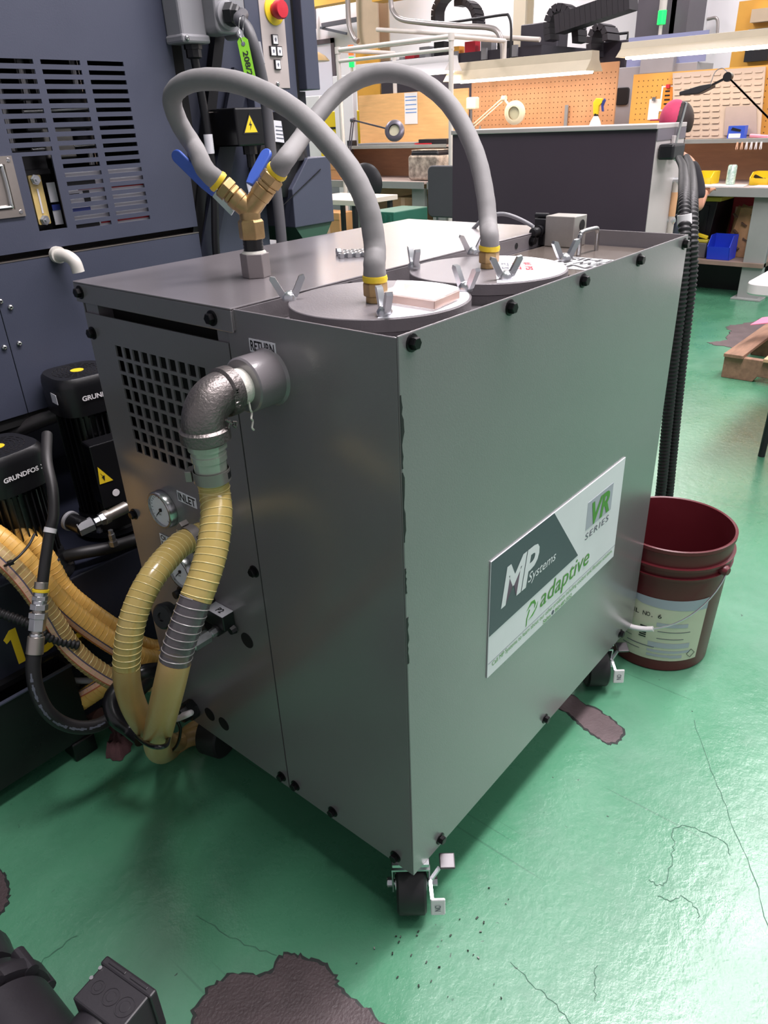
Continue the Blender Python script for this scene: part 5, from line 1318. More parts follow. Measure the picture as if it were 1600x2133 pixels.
# pipe frame over the left bench
m_pipe = mat('white_pipe', (214, 206, 200), .4, var=.05)
pf = thing('bench_scaffold', 'white pipe frame standing over the left bench', 'frame', (5.5, 4.35, 0))
for x, y in ((5.36, 3.72), (5.36, 5.02), (6.2, 3.72), (6.2, 5.02)): MB().cyl((x, y, 0), (x, y, 1.90), .021, n=14).build('frame_post', m_pipe, pf)
MB().cyl((5.36, 3.70, 1.90), (5.36, 5.04, 1.90), .019, n=12).build('frame_rail', m_pipe, pf)
MB().cyl((5.36, 3.70, 1.81), (5.36, 5.04, 1.81), .016, n=12).build('frame_rail', m_pipe, pf)
for y in (3.72, 5.02):
    MB().cyl((5.36, y, 1.90), (6.2, y, 1.90), .019, n=12).build('frame_rail', m_pipe, pf)
    MB().lathe((5.36, y, 1.87), Z, [(0, .027), (.055, .027)], 14).build('frame_joint', m_pipe, pf)
# magnifier lamps
def magnifier(name, label, foot, el, head, hd, r, m, thick=.03):
    t = thing(name, label, 'magnifier lamp', tuple(foot))
    foot, el, head = V(foot), V(el), V(head)
    MB().lathe(foot, Z, [(0, .03), (.03, .03), (.03, .014), (.07, .012)], 16).build('lamp_clamp', m, t, 30)
    s = V((0, .012, .006))
    for q in (s, -s):
        MB().bar(foot + Z * .05 + q, el + q, .009, .009).build('lamp_arm', m, t, 0)
        MB().bar(el + q, head - (head - el).normalized() * (r * .9) + q, .007, .007).build('lamp_arm', m, t, 0)
    MB().lathe(el - Y * .02, Y, [(0, .022), (.04, .022)], 12).build('arm_joint', m, t)
    hd = V(hd).normalized()
    MB().lathe(head - hd * thick / 2, hd, [(0, r * .55), (0, r), (thick * .7, r), (thick, r * .8), (thick, r * .55)], 32, cap=False).build('lamp_ring', m, t, 35)
    MB().lathe(head - hd * thick * .2, hd, [(0, r * .56), (.004, r * .56)], 28).build('lens', m_lens, t)
    return t
m_lens = mat('magnifier_lens', (212, 206, 180), .08, spec=.8)
m_chrome = mat('gray_lamp', (104, 100, 112), .3, metal=.5)
m_cream = mat('cream_lamp', (226, 214, 190), .4)
magnifier('magnifier_lamp', 'grey magnifier lamp on a jointed arm before the plywood back', (5.5, 5.12, .78), (5.500, 4.999, 1.317), (5.350, 4.351, 1.214), (-.75, -.35, .25), .092, m_chrome, .04)
magnifier('magnifier_lamp', 'cream round magnifier lamp before the tan pegboard', (5.9, 4.0, 1.075), (5.900, 3.521, 1.435), (5.850, 3.376, 1.316), (-1, -.1, -.1), .096, m_cream, .035)
ml = thing('task_lamp', 'black task lamp on a long sloping arm over the right bench', 'desk lamp', (5.500, 0.994, 1.048))
E0, E1, E2 = V((5.500, 1.459, 1.475)), V((5.500, 1.003, 1.093)), V((5.500, 1.578, 1.424))
for q in (V((0, .012, .010)), V((0, -.012, -.010))): MB().bar(E0 + q, E1 + q, .011, .011).build('lamp_arm', m_ink, ml, 0)
MB().lathe(E0 - X * .02, X, [(0, .030), (.04, .030)], 14).build('arm_joint', m_ink, ml)
MB().bar(E0, E2, .02, .014).build('lamp_neck', m_ink, ml, 0)
E3 = V((5.450, 1.753, 1.393))
dd = (E3 - E2).normalized(); uu = V((1, 0, 0)); ww = dd.cross(uu).normalized()
MB().prism([(-.025, -.012), (.06, -.035), ((E3 - E2).length, -.018), ((E3 - E2).length, .006), (.05, .016), (-.025, .012)], E2 - uu * .05, dd, ww if ww.z > 0 else -ww, uu * .10).build('lamp_head', m_ink, ml, 0, .006)
MB().tube(spl([V((5.500, 1.574, 1.438)), V((5.500, 1.553, 1.510)), V((5.500, 1.507, 1.530)), V((5.500, 1.463, 1.499))], 6), .003, 6).build('lamp_cable', m_gbox, ml)
# things on the middle bench
def bottle(p, label):
    t = thing('spray_bottle', label, 'spray bottle', p); p = V(p)
    MB().lathe(p, Z, [(0, .046), (.005, .05), (.12, .05), (.15, .040), (.185, .02), (.19, .015)], 24).build('bottle_body', m_wplas, t)
    MB().lathe(p + Z * .186, Z, [(0, .018), (.02, .017)], 14).build('bottle_neck', m_ink, t)
    MB().prism([(-.02, 0), (.018, 0), (.022, .06), (.05, .085), (.045, .115), (-.005, .12), (-.03, .09)], p + V((-.015, 0, .20)), -Y, Z, (.03, 0, 0)).build('trigger_head', m_yel, t, 0, .004)
    MB().prism([(.045, .09), (.065, .115), (.075, .10), (.058, .06), (.066, .02), (.052, .02), (.042, .06)], p + V((-.01, 0, .20)), -Y, Z, (.02, 0, 0)).build('trigger', m_bluel, t, 0, .002)
bottle((5.86, 2.60, 1.0765), 'white spray bottle with yellow trigger head on the middle bench')
solo('steel_rule', MB().box(6.095, 6.105, 2.985, 3.015, 1.076, 1.36), m_gbox, 'grey steel strip standing upright against the tan pegboard', 'ruler')
p_ = (5.9, 2.95, 1.076)
rbt = thing('glue_bottle', 'small red bottle with dark nozzle on the middle bench shelf', 'bottle', p_)
MB().lathe(p_, Z, [(0, .018), (.055, .018), (.065, .009)], 16).build('bottle_body', m_red, rbt)
MB().lathe(V(p_) + Z * .065, Z, [(0, .009), (.045, .004)], 12).build('nozzle', m_ink, rbt)
ind = thing('fixture_stand', 'cream inspection fixture with a dial block on the middle bench', 'fixture', (5.9, 3.86, 1.076))
MB().box(5.86, 5.94, 3.82, 3.90, 1.076, 1.10).build('stand_base', m_alu, ind, 0, .004)
MB().cyl((5.9, 3.87, 1.10), (5.9, 3.87, 1.42), .012, n=12).build('stand_post', m_steel, ind)
MB().box(5.85, 5.93, 3.80, 3.90, 1.36, 1.46).build('dial_block', m_cream, ind, 0, .012)
MB().box(5.87, 5.93, 3.84, 3.90, 1.20, 1.25).build('clamp_block', m_alu, ind, 0, .004)
solo('scale_plate', MB().prism([(-.03, 0), (.03, 0), (.02, .11), (0, .15), (-.02, .11)], (5.88, 3.76, 1.076), Y, Z, (.006, 0, 0)), m_gbox, 'pointed grey gauge plate beside the inspection fixture', 'gauge plate')
cl = thing('clamp_cluster', 'small pile of metal clamps at the foot of the cream magnifier', 'clamps', (5.88, 3.42, 1.076))
for k, (dy, dz) in enumerate(((0, 0), (.05, .0), (.02, .03), (-.05, 0))):
    MB().lathe((5.88, 3.42 + dy, 1.076 + dz), Z, [(0, .02), (.03, .018), (.034, .008)], 10).build('clamp', m_alu, cl, 25)
# notices and tags on boards
def sheet(y, z0, z1, w, m, label, name='paper_notice', x=6.116):
    return solo(name, MB().box(x - .002, x, y - w / 2, y + w / 2, z0, z1), m, label, 'paper', smooth=0)
pn = sheet(4.75, 1.26, 1.54, .165, m_wplas, 'white printed notice with blue lines on the plywood back')
pn = bpy.data.objects['paper_notice']
for k, z in enumerate((1.50, 1.47, 1.43, 1.39, 1.36)): MB().box(6.1125, 6.1135, 4.68, 4.82, z, z + .008).build('print_line', mat('notice_blue', (96, 140, 206), .5) if k == 0 else MATS['notice_blue'], pn, 0)
sheet(2.215, 1.22, 1.37, .09, m_wplas, 'white card on a hook on the yellow pegboard', 'hanging_card')
sheet(2.115, 1.28, 1.46, .11, m_wplas, 'white bordered card behind the orange notice', 'hanging_card')
oc = sheet(2.112, 1.295, 1.45, .085, mat('orange_card', (232, 140, 48), .5), 'orange handwritten card pinned on the yellow pegboard', 'hanging_card', 6.112)
for k in range(4): MB().box(6.1085, 6.1095, 2.085 + .004 * k, 2.135, 1.325 + k * .03, 1.337 + k * .03).build('pen_mark', m_ink, oc, 0)
for y, z in ((2.215, 1.37), (2.112, 1.455)): solo('bulldog_clip', MB().box(6.09, 6.109, y - .015, y + .015, z - .012, z + .014), m_redp if z > 1.4 else m_steel, 'red clip above the orange card' if z > 1.4 else 'small steel clip above the white card', 'clip')
# things on the right bench
p_ = V((5.84, 1.44, 1.0765)); 
bb = thing('blue_box', 'small blue carton with white label on the right bench shelf', 'carton', tuple(p_))
MB().box(p_.x - .03, p_.x + .04, p_.y - .06, p_.y + .06, 1.0765, 1.163).build('carton_body', mat('blue_carton', (52, 84, 192), .45), bb, 0)
MB().box(p_.x - .032, p_.x - .03, p_.y - .035, p_.y + .05, 1.083, 1.112).build('carton_label', m_wplas, bb, 0)
MB().prism([(-.04, .0), (.03, -.012), (.035, .002), (-.03, .018)], (p_.x - .031, p_.y + .0, 1.135), -Y, Z, (-.001, 0, 0)).build('carton_picture', m_ink, bb, 0)
pk = MB()
pk.obox((5.82, 1.27, 1.09), (.02, .0, 0), (.0, .07, .006), (0, 0, .012))
solo('pink_cloth', pk, mat('pink_wrap', (214, 140, 160), .6), 'pink folded wrap on the right bench shelf beside the blue carton', 'cloth', bevel=.008)
for k in range(6):
    y = 1.40 - k * .0335
    solo('shelf_clip', MB().prism([(-.006, 0), (.006, 0), (.009, -.045), (.004, -.052), (0, -.02), (-.004, -.052), (-.009, -.045)], (5.751, y, 1.056), Y, Z, (.004, 0, 0)), m_pink if k < 2 else m_wplas, 'small %s clip hung under the right bench shelf' % ('pinkish' if k < 2 else 'white'), 'clip', 'clips hung under the bench shelf')
can = thing('drink_can', 'pale green and white drink can standing on the right bench', 'can', (5.620, 1.365, 0.786))
c_ = V((5.620, 1.365, 0.786)); c_.z = .7765
MB().lathe(c_, Z, [(0, .026), (.006, .032), (.125, .032), (.135, .026), (.135, .022)], 24).build('can_body', mat('can_green', (150, 206, 184), .3, metal=.3, var=.3, scale=60, c2=(226, 236, 230)), can)
MB().lathe(c_ + Z * .134, Z, [(0, .025), (.002, .025)], 20).build('can_lid', m_alu, can)
def tray(p, label, w=.13, d=.16, h=.085, name='parts_bin', m=m_yel, cat='bin', grp=None):
    p = V(p); t = thing(name, label, cat, tuple(p), 0, grp)
    MB().box(p.x, p.x + d, p.y - w / 2, p.y + w / 2, p.z, p.z + .004).build('bin_floor', m, t, 0)
    for s in (-1, 1): MB().prism([(0, 0), (d, 0), (d + .01, h), (.04, h), (-.02, h * .55)], (p.x, p.y + s * (w / 2 - .002), p.z), X, Z, (0, .004, 0)).build('bin_side', m, t, 0)
    MB().box(p.x + d, p.x + d + .005, p.y - w / 2, p.y + w / 2, p.z, p.z + h).build('bin_back', m, t, 0)
    MB().prism([(0, 0), (.004, 0), (-.016, h * .55), (-.02, h * .55)], (p.x, p.y - w / 2, p.z), X, Z, (0, w, 0)).build('bin_lip', m, t, 0)
    return t
q = V((5.600, 1.566, 0.791)); tray((5.62, q.y, .7765), 'yellow parts bin on the right bench beside the seated person')
q = V((5.600, 1.162, 0.796)); tray((5.62, q.y, .7765), 'yellow parts bin holding tools at the far right of the bench')
solo('bench_tool', MB().bar((5.64, q.y - .04, .80), (5.66, q.y + .05, .835), .018, .02).cyl((5.64, q.y - .05, .80), (5.64, q.y - .02, .81), .016, n=10), m_ink, 'dark hand tool lying in the far right yellow bin', 'tool')
q = V((5.558, 1.382, 0.777)); 
solo('paper_sheet', MB().prism([(0, 0), (.2, .02), (.22, .34), (.02, .30)], (5.45, q.y - .16, .7765), X, Y, (0, 0, .002)), m_wplas, 'white paper sheets spread on the right bench before the can', 'paper', smooth=0)
solo('paper_sheet', MB().prism([(0, 0), (.2, -.02), (.22, .22), (.02, .24)], (5.43, q.y - .44, .7765), X, Y, (0, 0, .002)), mat('pink_paper', (232, 196, 204), .6), 'pinkish paper on the right bench before the far yellow bin', 'paper', smooth=0)
# under the right bench
m_tub = mat('black_tub', (26, 24, 30), .35, var=.08)
solo('metal_case', MB().box(5.5, 5.95, 1.43, 2.3, .2655, .372), mat('case_gray', (92, 88, 90), .45), 'long grey metal case on the lower shelf under the black tote', 'case', bevel=.004)
tbx = thing('storage_tote', 'black plastic tote with yellow lid under the right bench', 'tote', (5.85, 1.66, .373))
MB().prism([(1.46, .373), (1.86, .373), (1.90, .66), (1.43, .66)], (5.62, 0, 0), Y, Z, (.42, 0, 0)).build('tote_body', m_tub, tbx, 0, .006)
for y in (1.50, 1.57, 1.64, 1.71, 1.78): MB().box(5.612, 5.622, y - .012, y + .012, .39, .63).build('tote_rib', m_tub, tbx, 0)
MB().box(5.59, 6.06, 1.40, 1.92, .66, .69).build('tote_lid', mat('tote_lid', (196, 180, 66), .4), tbx, 0, .006)
MB().box(5.42, 6.10, .98, 2.38, .235, .264).build('lower_shelf', mat('shelf_plank', (132, 112, 100), .6, var=.12, scale=6, stretch=(1, 1, 1)), bR, 0)
MB().box(5.74, 5.76, .98, 2.38, 0, .234).build('kick_panel', m_ink, bR, 0)
for k, (y, l) in enumerate(((1.78, 'left'), (1.54, 'right'))):
    t = thing('yellow_clamp', 'yellow bar clamp lying on the lower bench shelf, %s of two' % l, 'clamp', (5.55, y, .3725))
    MB().box(5.52, 5.57, y - .11, y + .11, .3725, .395).build('clamp_bar', MATS['tote_lid'], t, 0, .006)
    MB().bar((5.545, y - .10, .408), (5.545, y + .09, .425 + .03 * k), .026, .026).build('clamp_grip', m_yel, t, 0, .006)
    MB().box(5.525, 5.565, y + .05, y + .08, .395, .415).build('clamp_pad', m_ink, t, 0, .003)
bgm = mat('brown_paper', (180, 138, 98), .7, var=.2, scale=9, bump=.4, bscale=40)
r = random.Random(3); bgt = thing('paper_bag', 'crumpled brown paper bag with dark stripes under the right bench', 'bag', (5.745, 1.22, .266))
vs = []; n = 20
for j, (z, s) in enumerate(((.266, .9), (.36, 1.05), (.46, 1.0), (.56, .9), (.62, .75))):
    for i in range(n):
        a = 2 * PI * i / n; k = s * (1 + r.uniform(-.10, .10)); vs.append((5.745 + .105 * k * math.cos(a), 1.22 + .115 * k * math.sin(a), z + r.uniform(-.015, .015) * (j > 0)))
fs = [(j * n + i, j * n + (i + 1) % n, (j + 1) * n + (i + 1) % n, (j + 1) * n + i) for j in range(4) for i in range(n)] + [tuple(4 * n + i for i in range(n))]
MB().add(vs, fs).build('bag_body', bgm, bgt, 25)
for k in range(9):
    a = PI + .9 - k * .22; z = .34 + (k * 7 % 5) * .055
    c_ = V((5.745 + .118 * math.cos(a), 1.22 + .128 * math.sin(a), z)); tt = V((-math.sin(a), math.cos(a), 0))
    MB().bar(c_ - tt * .02 + Z * .012, c_ + tt * .02 - Z * .012, .008, .02, tuple(V((math.cos(a), math.sin(a), 0)))).build('bag_stripe', mat('bag_stripe', (92, 70, 54), .7) if k == 0 else MATS['bag_stripe'], bgt, 0)
rc = thing('red_crate', 'red plastic crate under the right bench behind the paper bag', 'crate', (5.95, 1.27, .266))
MB().box(5.885, 6.02, 1.14, 1.40, .266, .69).build('crate_body', mat('crate_red', (170, 40, 52), .4), rc, 0, .006)
MB().box(5.875, 5.885, 1.17, 1.37, .52, .60).build('crate_card', m_pink, rc, 0)
m_bbin = mat('blue_bin', (34, 62, 200), .4)
for k, (y, l) in enumerate(((1.26, 'blue open bin on the lower shelf against the bench leg'), (.78, 'blue open bins to the right of the bench leg'))):
    tray((5.47, y + .06, .266), l, .165, .14, .17, 'stacking_bin', m_bbin)

# ---------------------------------------------------------------- seated person at the right bench
def skin_mesh(name, verts, edges, radii, m, parent, root=0, sub=2):
    me = bpy.data.meshes.new(name)
    inv = INV[parent.name]
    me.from_pydata([tuple(inv @ V(p)) for p in verts], edges, []); me.materials.append(m)
    o = bpy.data.objects.new(name, me); COL.objects.link(o); o.parent = parent; INV[o.name] = INV[parent.name]
    sk = o.modifiers.new('skin', 'SKIN'); sk.use_smooth_shade = True
    layer = me.skin_vertices[0] if me.skin_vertices else None
    if layer is None:
        bm = bmesh.new(); bm.from_mesh(me); bm.verts.layers.skin.verify(); bm.to_mesh(me); bm.free(); layer = me.skin_vertices[0]
    for i, rr in enumerate(radii):
        layer.data[i].radius = (rr, rr) if not isinstance(rr, tuple) else rr
        layer.data[i].use_root = (i == root)
    s = o.modifiers.new('sub', 'SUBSURF'); s.levels = sub; s.render_levels = sub
    return o
m_skin = mat('skin', (196, 142, 118), .5)
m_shirt = mat('dark_shirt', (36, 34, 42), .8, var=.15, scale=20)
m_jean = mat('dark_jeans', (38, 44, 60), .8, var=.15, scale=20)
m_hair = mat('dark_hair', (44, 30, 28), .6, var=.3, scale=40)
m_cap = mat('pink_cap', (196, 58, 98), .7, var=.12, scale=20)
hx, hy, hz = 4.78, 1.50, 1.215
ps = thing('person', 'person in dark shirt and pink cap seated at the right bench, seen from behind', 'person', (4.72, 1.56, 0))
Vb = [(4.70, 1.56, .56), (4.72, 1.56, .72), (4.75, 1.56, .88), (4.76, 1.565, .98), (4.775, 1.54, 1.055), (4.785, 1.51, 1.12),
      (4.76, 1.39, .965), (4.80, 1.325, .80), (4.78, 1.30, .70), (5.02, 1.36, .73), (5.20, 1.40, .76),
      (4.76, 1.74, .965), (4.82, 1.80, .78), (4.84, 1.81, .71), (5.05, 1.74, .74), (5.22, 1.70, .77),
      (4.72, 1.47, .53), (5.12, 1.45, .53), (5.14, 1.45, .30), (5.14, 1.45, .09), (5.24, 1.45, .04),
      (4.72, 1.65, .53), (5.12, 1.68, .53), (5.14, 1.68, .30), (5.14, 1.68, .09), (5.24, 1.68, .04)]
Eb = [(0, 1), (1, 2), (2, 3), (3, 4), (4, 5), (3, 6), (6, 7), (7, 8), (8, 9), (9, 10), (3, 11), (11, 12), (12, 13), (13, 14), (14, 15), (0, 16), (16, 17), (17, 18), (18, 19), (19, 20), (0, 21), (21, 22), (22, 23), (23, 24), (24, 25)]
Rb = [.13, .125, .13, .11, .055, .05, .065, .05, .042, .038, .026, .065, .05, .042, .038, .026, .09, .068, .052, .042, .032, .09, .068, .052, .042, .032]
body = skin_mesh('body', Vb, Eb, Rb, m_skin, ps)
# shirt and trousers follow the body
sv = Vb[0:4] + [Vb[6], Vb[7], (4.785, 1.305, .735), Vb[11], Vb[12], (4.835, 1.806, .735)]
skin_mesh('shirt', sv, [(0, 1), (1, 2), (2, 3), (3, 4), (4, 5), (5, 6), (3, 7), (7, 8), (8, 9)], [.145, .14, .145, .122, .078, .066, .058, .078, .066, .058], m_shirt, ps)
tv = [(4.70, 1.56, .545)] + Vb[16:20] + Vb[21:25]
skin_mesh('trousers', tv, [(0, 1), (1, 2), (2, 3), (3, 4), (0, 5), (5, 6), (6, 7), (7, 8)], [.135, .10, .08, .064, .056, .10, .08, .064, .056], m_jean, ps)
# hands on the bench edge
for s, (wx, wy, wz) in ((1, (5.20, 1.40, .76)), (-1, (5.22, 1.70, .77))):
    vs_ = [(wx, wy, wz), (wx + .05, wy, wz + .008)]; es_ = [(0, 1)]; rs_ = [.024, .03]
    for k in range(4):
        o0 = len(vs_); yy = wy - .027 + .018 * k; l = (.062, .074, .07, .056)[k]
        vs_ += [(wx + .075, yy, wz + .012), (wx + .075 + l * .55, yy, wz + .014), (wx + .075 + l, yy, wz + .004)]; es_ += [(1, o0), (o0, o0 + 1), (o0 + 1, o0 + 2)]; rs_ += [.0095, .0085, .007]
    o0 = len(vs_); vs_ += [(wx + .035, wy + s * .034, wz + .006), (wx + .065, wy + s * .046, wz + .006)]; es_ += [(0, o0), (o0, o0 + 1)]; rs_ += [.011, .008]
    skin_mesh('hand', vs_, es_, rs_, m_skin, ps, 0, 1)
for y in (1.45, 1.68): MB().obox((5.20, y, .045), (.13, 0, 0), (0, .045, 0), (0, 0, .045)).build('shoe', m_ink, ps, 30, .03)
# head, face, cap, hair
def ellip(c, r, n=24, mfun=None):
    vs_ = []; 
    for j in range(n // 2 + 1):
        th = PI * j / (n // 2)
        for i in range(n):
            a = 2 * PI * i / n; p = V((math.sin(th) * math.cos(a), math.sin(th) * math.sin(a), math.cos(th)))
            if mfun: p = mfun(p)
            vs_.append((c[0] + r[0] * p.x, c[1] + r[1] * p.y, c[2] + r[2] * p.z))
    return MB().add(vs_, [(j * n + i, j * n + (i + 1) % n, (j + 1) * n + (i + 1) % n, (j + 1) * n + i) for j in range(n // 2) for i in range(n)])
def face(p):
    if p.z < 0: p = V((p.x * (1 - .18 * -p.z) + .06 * -p.z, p.y * (1 - .30 * -p.z), p.z))
    return p
hd_ = ellip((hx, hy, hz), (.097, .076, .118), 28, face).build('head', m_skin, ps, 180)
MB().prism([(.085, .015), (.122, -.028), (.092, -.034)], (hx, hy - .011, hz), X, Z, (0, .022, 0)).build('nose', m_skin, hd_, 30, .005)
for s in (-1, 1):
    ellip((hx + .086, hy + s * .031, hz + .006), (.011, .014, .010), 12).build('eye', m_wplas, hd_, 180)
    ellip((hx + .094, hy + s * .031, hz + .006), (.005, .006, .006), 10).build('iris', m_ink, hd_, 180)
    ellip((hx, hy + s * .078, hz - .005), (.020, .010, .030), 14).build('ear', m_skin, hd_, 180)
MB().obox((hx + .098, hy, hz - .058), (.004, 0, 0), (0, .022, 0), (0, 0, .004)).build('mouth', m_red, hd_, 0, .002)
def hcut(p): return p if p.z > -.55 else V((p.x, p.y, -.55))
ellip((hx - .012, hy - .014, hz + .002), (.098, .086, .118), 24, hcut).build('hair', m_hair, ps, 180)
ellip((hx - .03, hy - .02, hz - .09), (.05, .05, .08), 16).build('hair_tail', m_hair, ps, 180)
def ccut(p): return p if p.z > -.35 else V((p.x, p.y, -.35))
ellip((hx - .022, hy + .022, hz + .016), (.106, .088, .116), 28, ccut).build('cap', m_cap, ps, 180)
MB().prism([(.0, -.06), (.05, -.07), (.10, -.05), (.115, 0), (.10, .05), (.05, .07), (0, .06)], (hx + .01, hy + .075, hz + .012), Y, X, (0, 0, .008)).build('cap_brim', m_cap, ps, 30, .003)
st = thing('work_stool', 'black round work stool under the seated person', 'stool', (4.70, 1.56, 0))
MB().lathe((4.70, 1.56, .39), Z, [(0, .17), (.02, .19), (.05, .19), (.06, .17)], 32).build('stool_seat', m_black, st, 30)
MB().cyl((4.70, 1.56, .06), (4.70, 1.56, .39), .025, n=14).build('stool_post', m_steel, st)
for k in range(5):
    a = 2 * PI * k / 5 + .3; MB().bar((4.70, 1.56, .07), (4.70 + .25 * math.cos(a), 1.56 + .25 * math.sin(a), .05), .035, .025).build('leg', m_black, st, 0)
    ellip((4.70 + .25 * math.cos(a), 1.56 + .25 * math.sin(a), .025), (.025, .025, .025), 12).build('wheel', m_black, st, 180)

# ---------------------------------------------------------------- chairs, tables and boxes beyond the cart
m_chair = mat('chair_black', (34, 33, 38), .45)
m_cgray = mat('chair_gray', (82, 80, 86), .5, var=.04)
rc1 = V((4.700, 4.131, 0.817)); seat = V((4.750, 4.064, 0.595))
rc1 = V((rc1.x, rc1.y, rc1.z))
ch = thing('task_chair', 'black task chair with round back before the left bench', 'chair', (4.8, rc1.y, 0))
MB().lathe((4.66, rc1.y + .02, rc1.z), (1, .25, 0), [(0, .09), (.012, .15), (.03, .165), (.05, .15), (.055, .05)], 36).build('backrest', m_chair, ch, 40)
MB().lathe((4.95, rc1.y - .02, .47), Z, [(0, .17), (.02, .21), (.06, .215), (.075, .18)], 36).build('seat', m_chair, ch, 40)
MB().tube(spl([V((4.70, rc1.y + .01, rc1.z - .08)), V((4.68, rc1.y, .60)), V((4.74, rc1.y, .50)), V((4.9, rc1.y - .01, .46))], 6), .018, 10).build('back_bar', m_black, ch)
MB().cyl((4.95, rc1.y - .02, .08), (4.95, rc1.y - .02, .47), .028, n=14).build('gas_post', m_steel, ch)
for k in range(5):
    a = 2 * PI * k / 5; MB().bar((4.95, rc1.y - .02, .09), (4.95 + .27 * math.cos(a), rc1.y - .02 + .27 * math.sin(a), .06), .04, .03).build('leg', m_black, ch, 0)
    ellip((4.95 + .27 * math.cos(a), rc1.y - .02 + .27 * math.sin(a), .028), (.028, .028, .028), 12).build('wheel', m_black, ch, 180)
g0, g1_ = V((3.900, 2.887, 1.008)), V((3.900, 2.892, 0.674))
gc = thing('shell_chair', 'grey plastic shell chair beside the black cabinet', 'chair', (4.1, g0.y - .22, 0))
MB().prism(rrect(.46, g0.z - g1_.z, .04, 5), (3.9, g0.y - .23, (g0.z + g1_.z) / 2), Y, Z, (.03, 0, 0)).build('backrest', m_cgray, gc, 30, .008)
MB().prism(rrect(.46, .44, .05, 5), (4.15, g0.y - .23, g1_.z - .10), Y, X, (0, 0, .03)).build('seat', m_cgray, gc, 30, .008)
for s in (-1, 1):
    MB().tube(spl([V((3.94, g0.y - .23 + s * .18, g1_.z + .05)), V((3.95, g0.y - .23 + s * .18, g1_.z - .1)), V((3.90, g0.y - .23 + s * .22, 0.0))], 6), .012, 8).build('leg', m_gbox, gc)
    MB().tube([V((4.32, g0.y - .23 + s * .18, g1_.z - .1)), V((4.36, g0.y - .23 + s * .22, 0))], .012, 8).build('leg', m_gbox, gc)
# camouflage bag on the left bench
q = V((5.600, 4.178, 0.791)); camo = mat('camouflage', (120, 108, 100), .8, var=.5, scale=16, c2=(206, 190, 176))
cg = thing('camouflage_bag', 'camouflage cooler bag standing on the left bench', 'bag', (5.65, q.y, .777))
MB().prism(rrect(.36, .22, .03), (5.52, q.y - .02, .89), Y, Z, (.22, 0, 0)).build('bag_body', camo, cg, 30, .02)
MB().prism(rrect(.32, .06, .025), (5.53, q.y - .03, 1.005), Y, Z, (.2, 0, 0)).build('bag_lid', m_chair, cg, 30, .015)
MB().box(5.53, 5.73, q.y - .18, q.y + .12, 1.035, 1.042).build('bag_trim', camo, cg, 0)
# things on the left bench shelf
solo('black_case', MB().box(5.80, 5.95, 4.08, 4.42, 1.0755, 1.125), m_chair, 'flat black case on the left bench shelf', 'case', bevel=.004)
solo('gray_tray', MB().box(5.78, 6.0, 4.45, 5.2, 1.0755, 1.10), m_gbox, 'long grey tray on the left bench shelf', 'tray', bevel=.004)
solo('red_strip', MB().box(5.775, 5.79, 4.25, 4.45, 1.0805, 1.092), m_redp, 'red strip at the front edge of the left bench shelf', 'strip')
solo('tape_block', MB().box(5.79, 5.86, 5.28, 5.36, 1.0755, 1.13), m_ink, 'small black block on the left end of the left bench shelf', 'block', bevel=.004)
# white side table, cardboard, green crates seen over the cart lid
wt = thing('side_table', 'small white topped table on dark legs beside the machine', 'table', (3.95, 3.7, 0))
a_ = V((3.700, 3.752, 0.757)); b_ = V((3.700, 3.421, 0.780))
zt_ = (a_.z + b_.z) / 2
MB().box(3.7, 4.2, b_.y - .02, a_.y + .25, zt_ - .018, zt_ + .018).build('table_top', mat('table_cream', (232, 220, 206), .4), wt, 0, .003)
for x in (3.74, 4.15):
    for y in (b_.y + .03, a_.y + .2): MB().bar((x, y, 0), (x, y - .01, zt_ - .02), .03, .03).build('leg', m_chair, wt, 0)
m_card = mat('cardboard', (198, 146, 96), .7, var=.08)
def carton(x0, x1, y0, y1, z0, z1, label, m=m_card):
    t = thing('cardboard_box', label, 'box', ((x0 + x1) / 2, (y0 + y1) / 2, z0))
    MB().box(x0, x1, y0, y1, z0, z1).build('box_body', m, t, 0, .003)
    MB().box(x0 - .003, x0, y0, y1, z1 - .06, z1 + .002).build('box_flap', m, t, 0)
    MB().box(x0 - .004, x0 - .001, (y0 + y1) / 2 - .025, (y0 + y1) / 2 + .025, z0, z1).build('box_tape', m_pink, t, 0)
q = V((5.500, 5.264, 0.909)); carton(5.5, 5.8, q.y - .05, q.y + .32, .777, .93, 'brown cardboard box on the left bench at the machine edge')
q = V((5.100, 5.005, 0.384)); carton(5.12, 5.38, q.y - .1, q.y + .22, 0, .5, 'brown cardboard box on the floor behind the white side table')
q = V((5.300, 4.404, 0.649)); carton(5.55, 5.9, 4.30, 4.56, 0, .62, 'dark brown carton under the left bench', m_pegb)
m_gcr = mat('green_crate', (46, 110, 92), .45)
q = V((3.700, 3.257, 0.648)); t = thing('green_crate', 'green plastic crate on the floor past the cart lid', 'crate', (3.9, q.y - .1, 0))
zq = V((3.700, 3.252, 0.720)).z
MB().box(3.7, 4.1, q.y - .22, q.y + .02, 0, zq).build('crate_body', m_gcr, t, 0, .006)
for k in range(5): MB().box(3.692, 3.70, q.y - .2 + k * .045, q.y - .185 + k * .045, .05, zq - .02).build('crate_rib', m_gcr, t, 0)
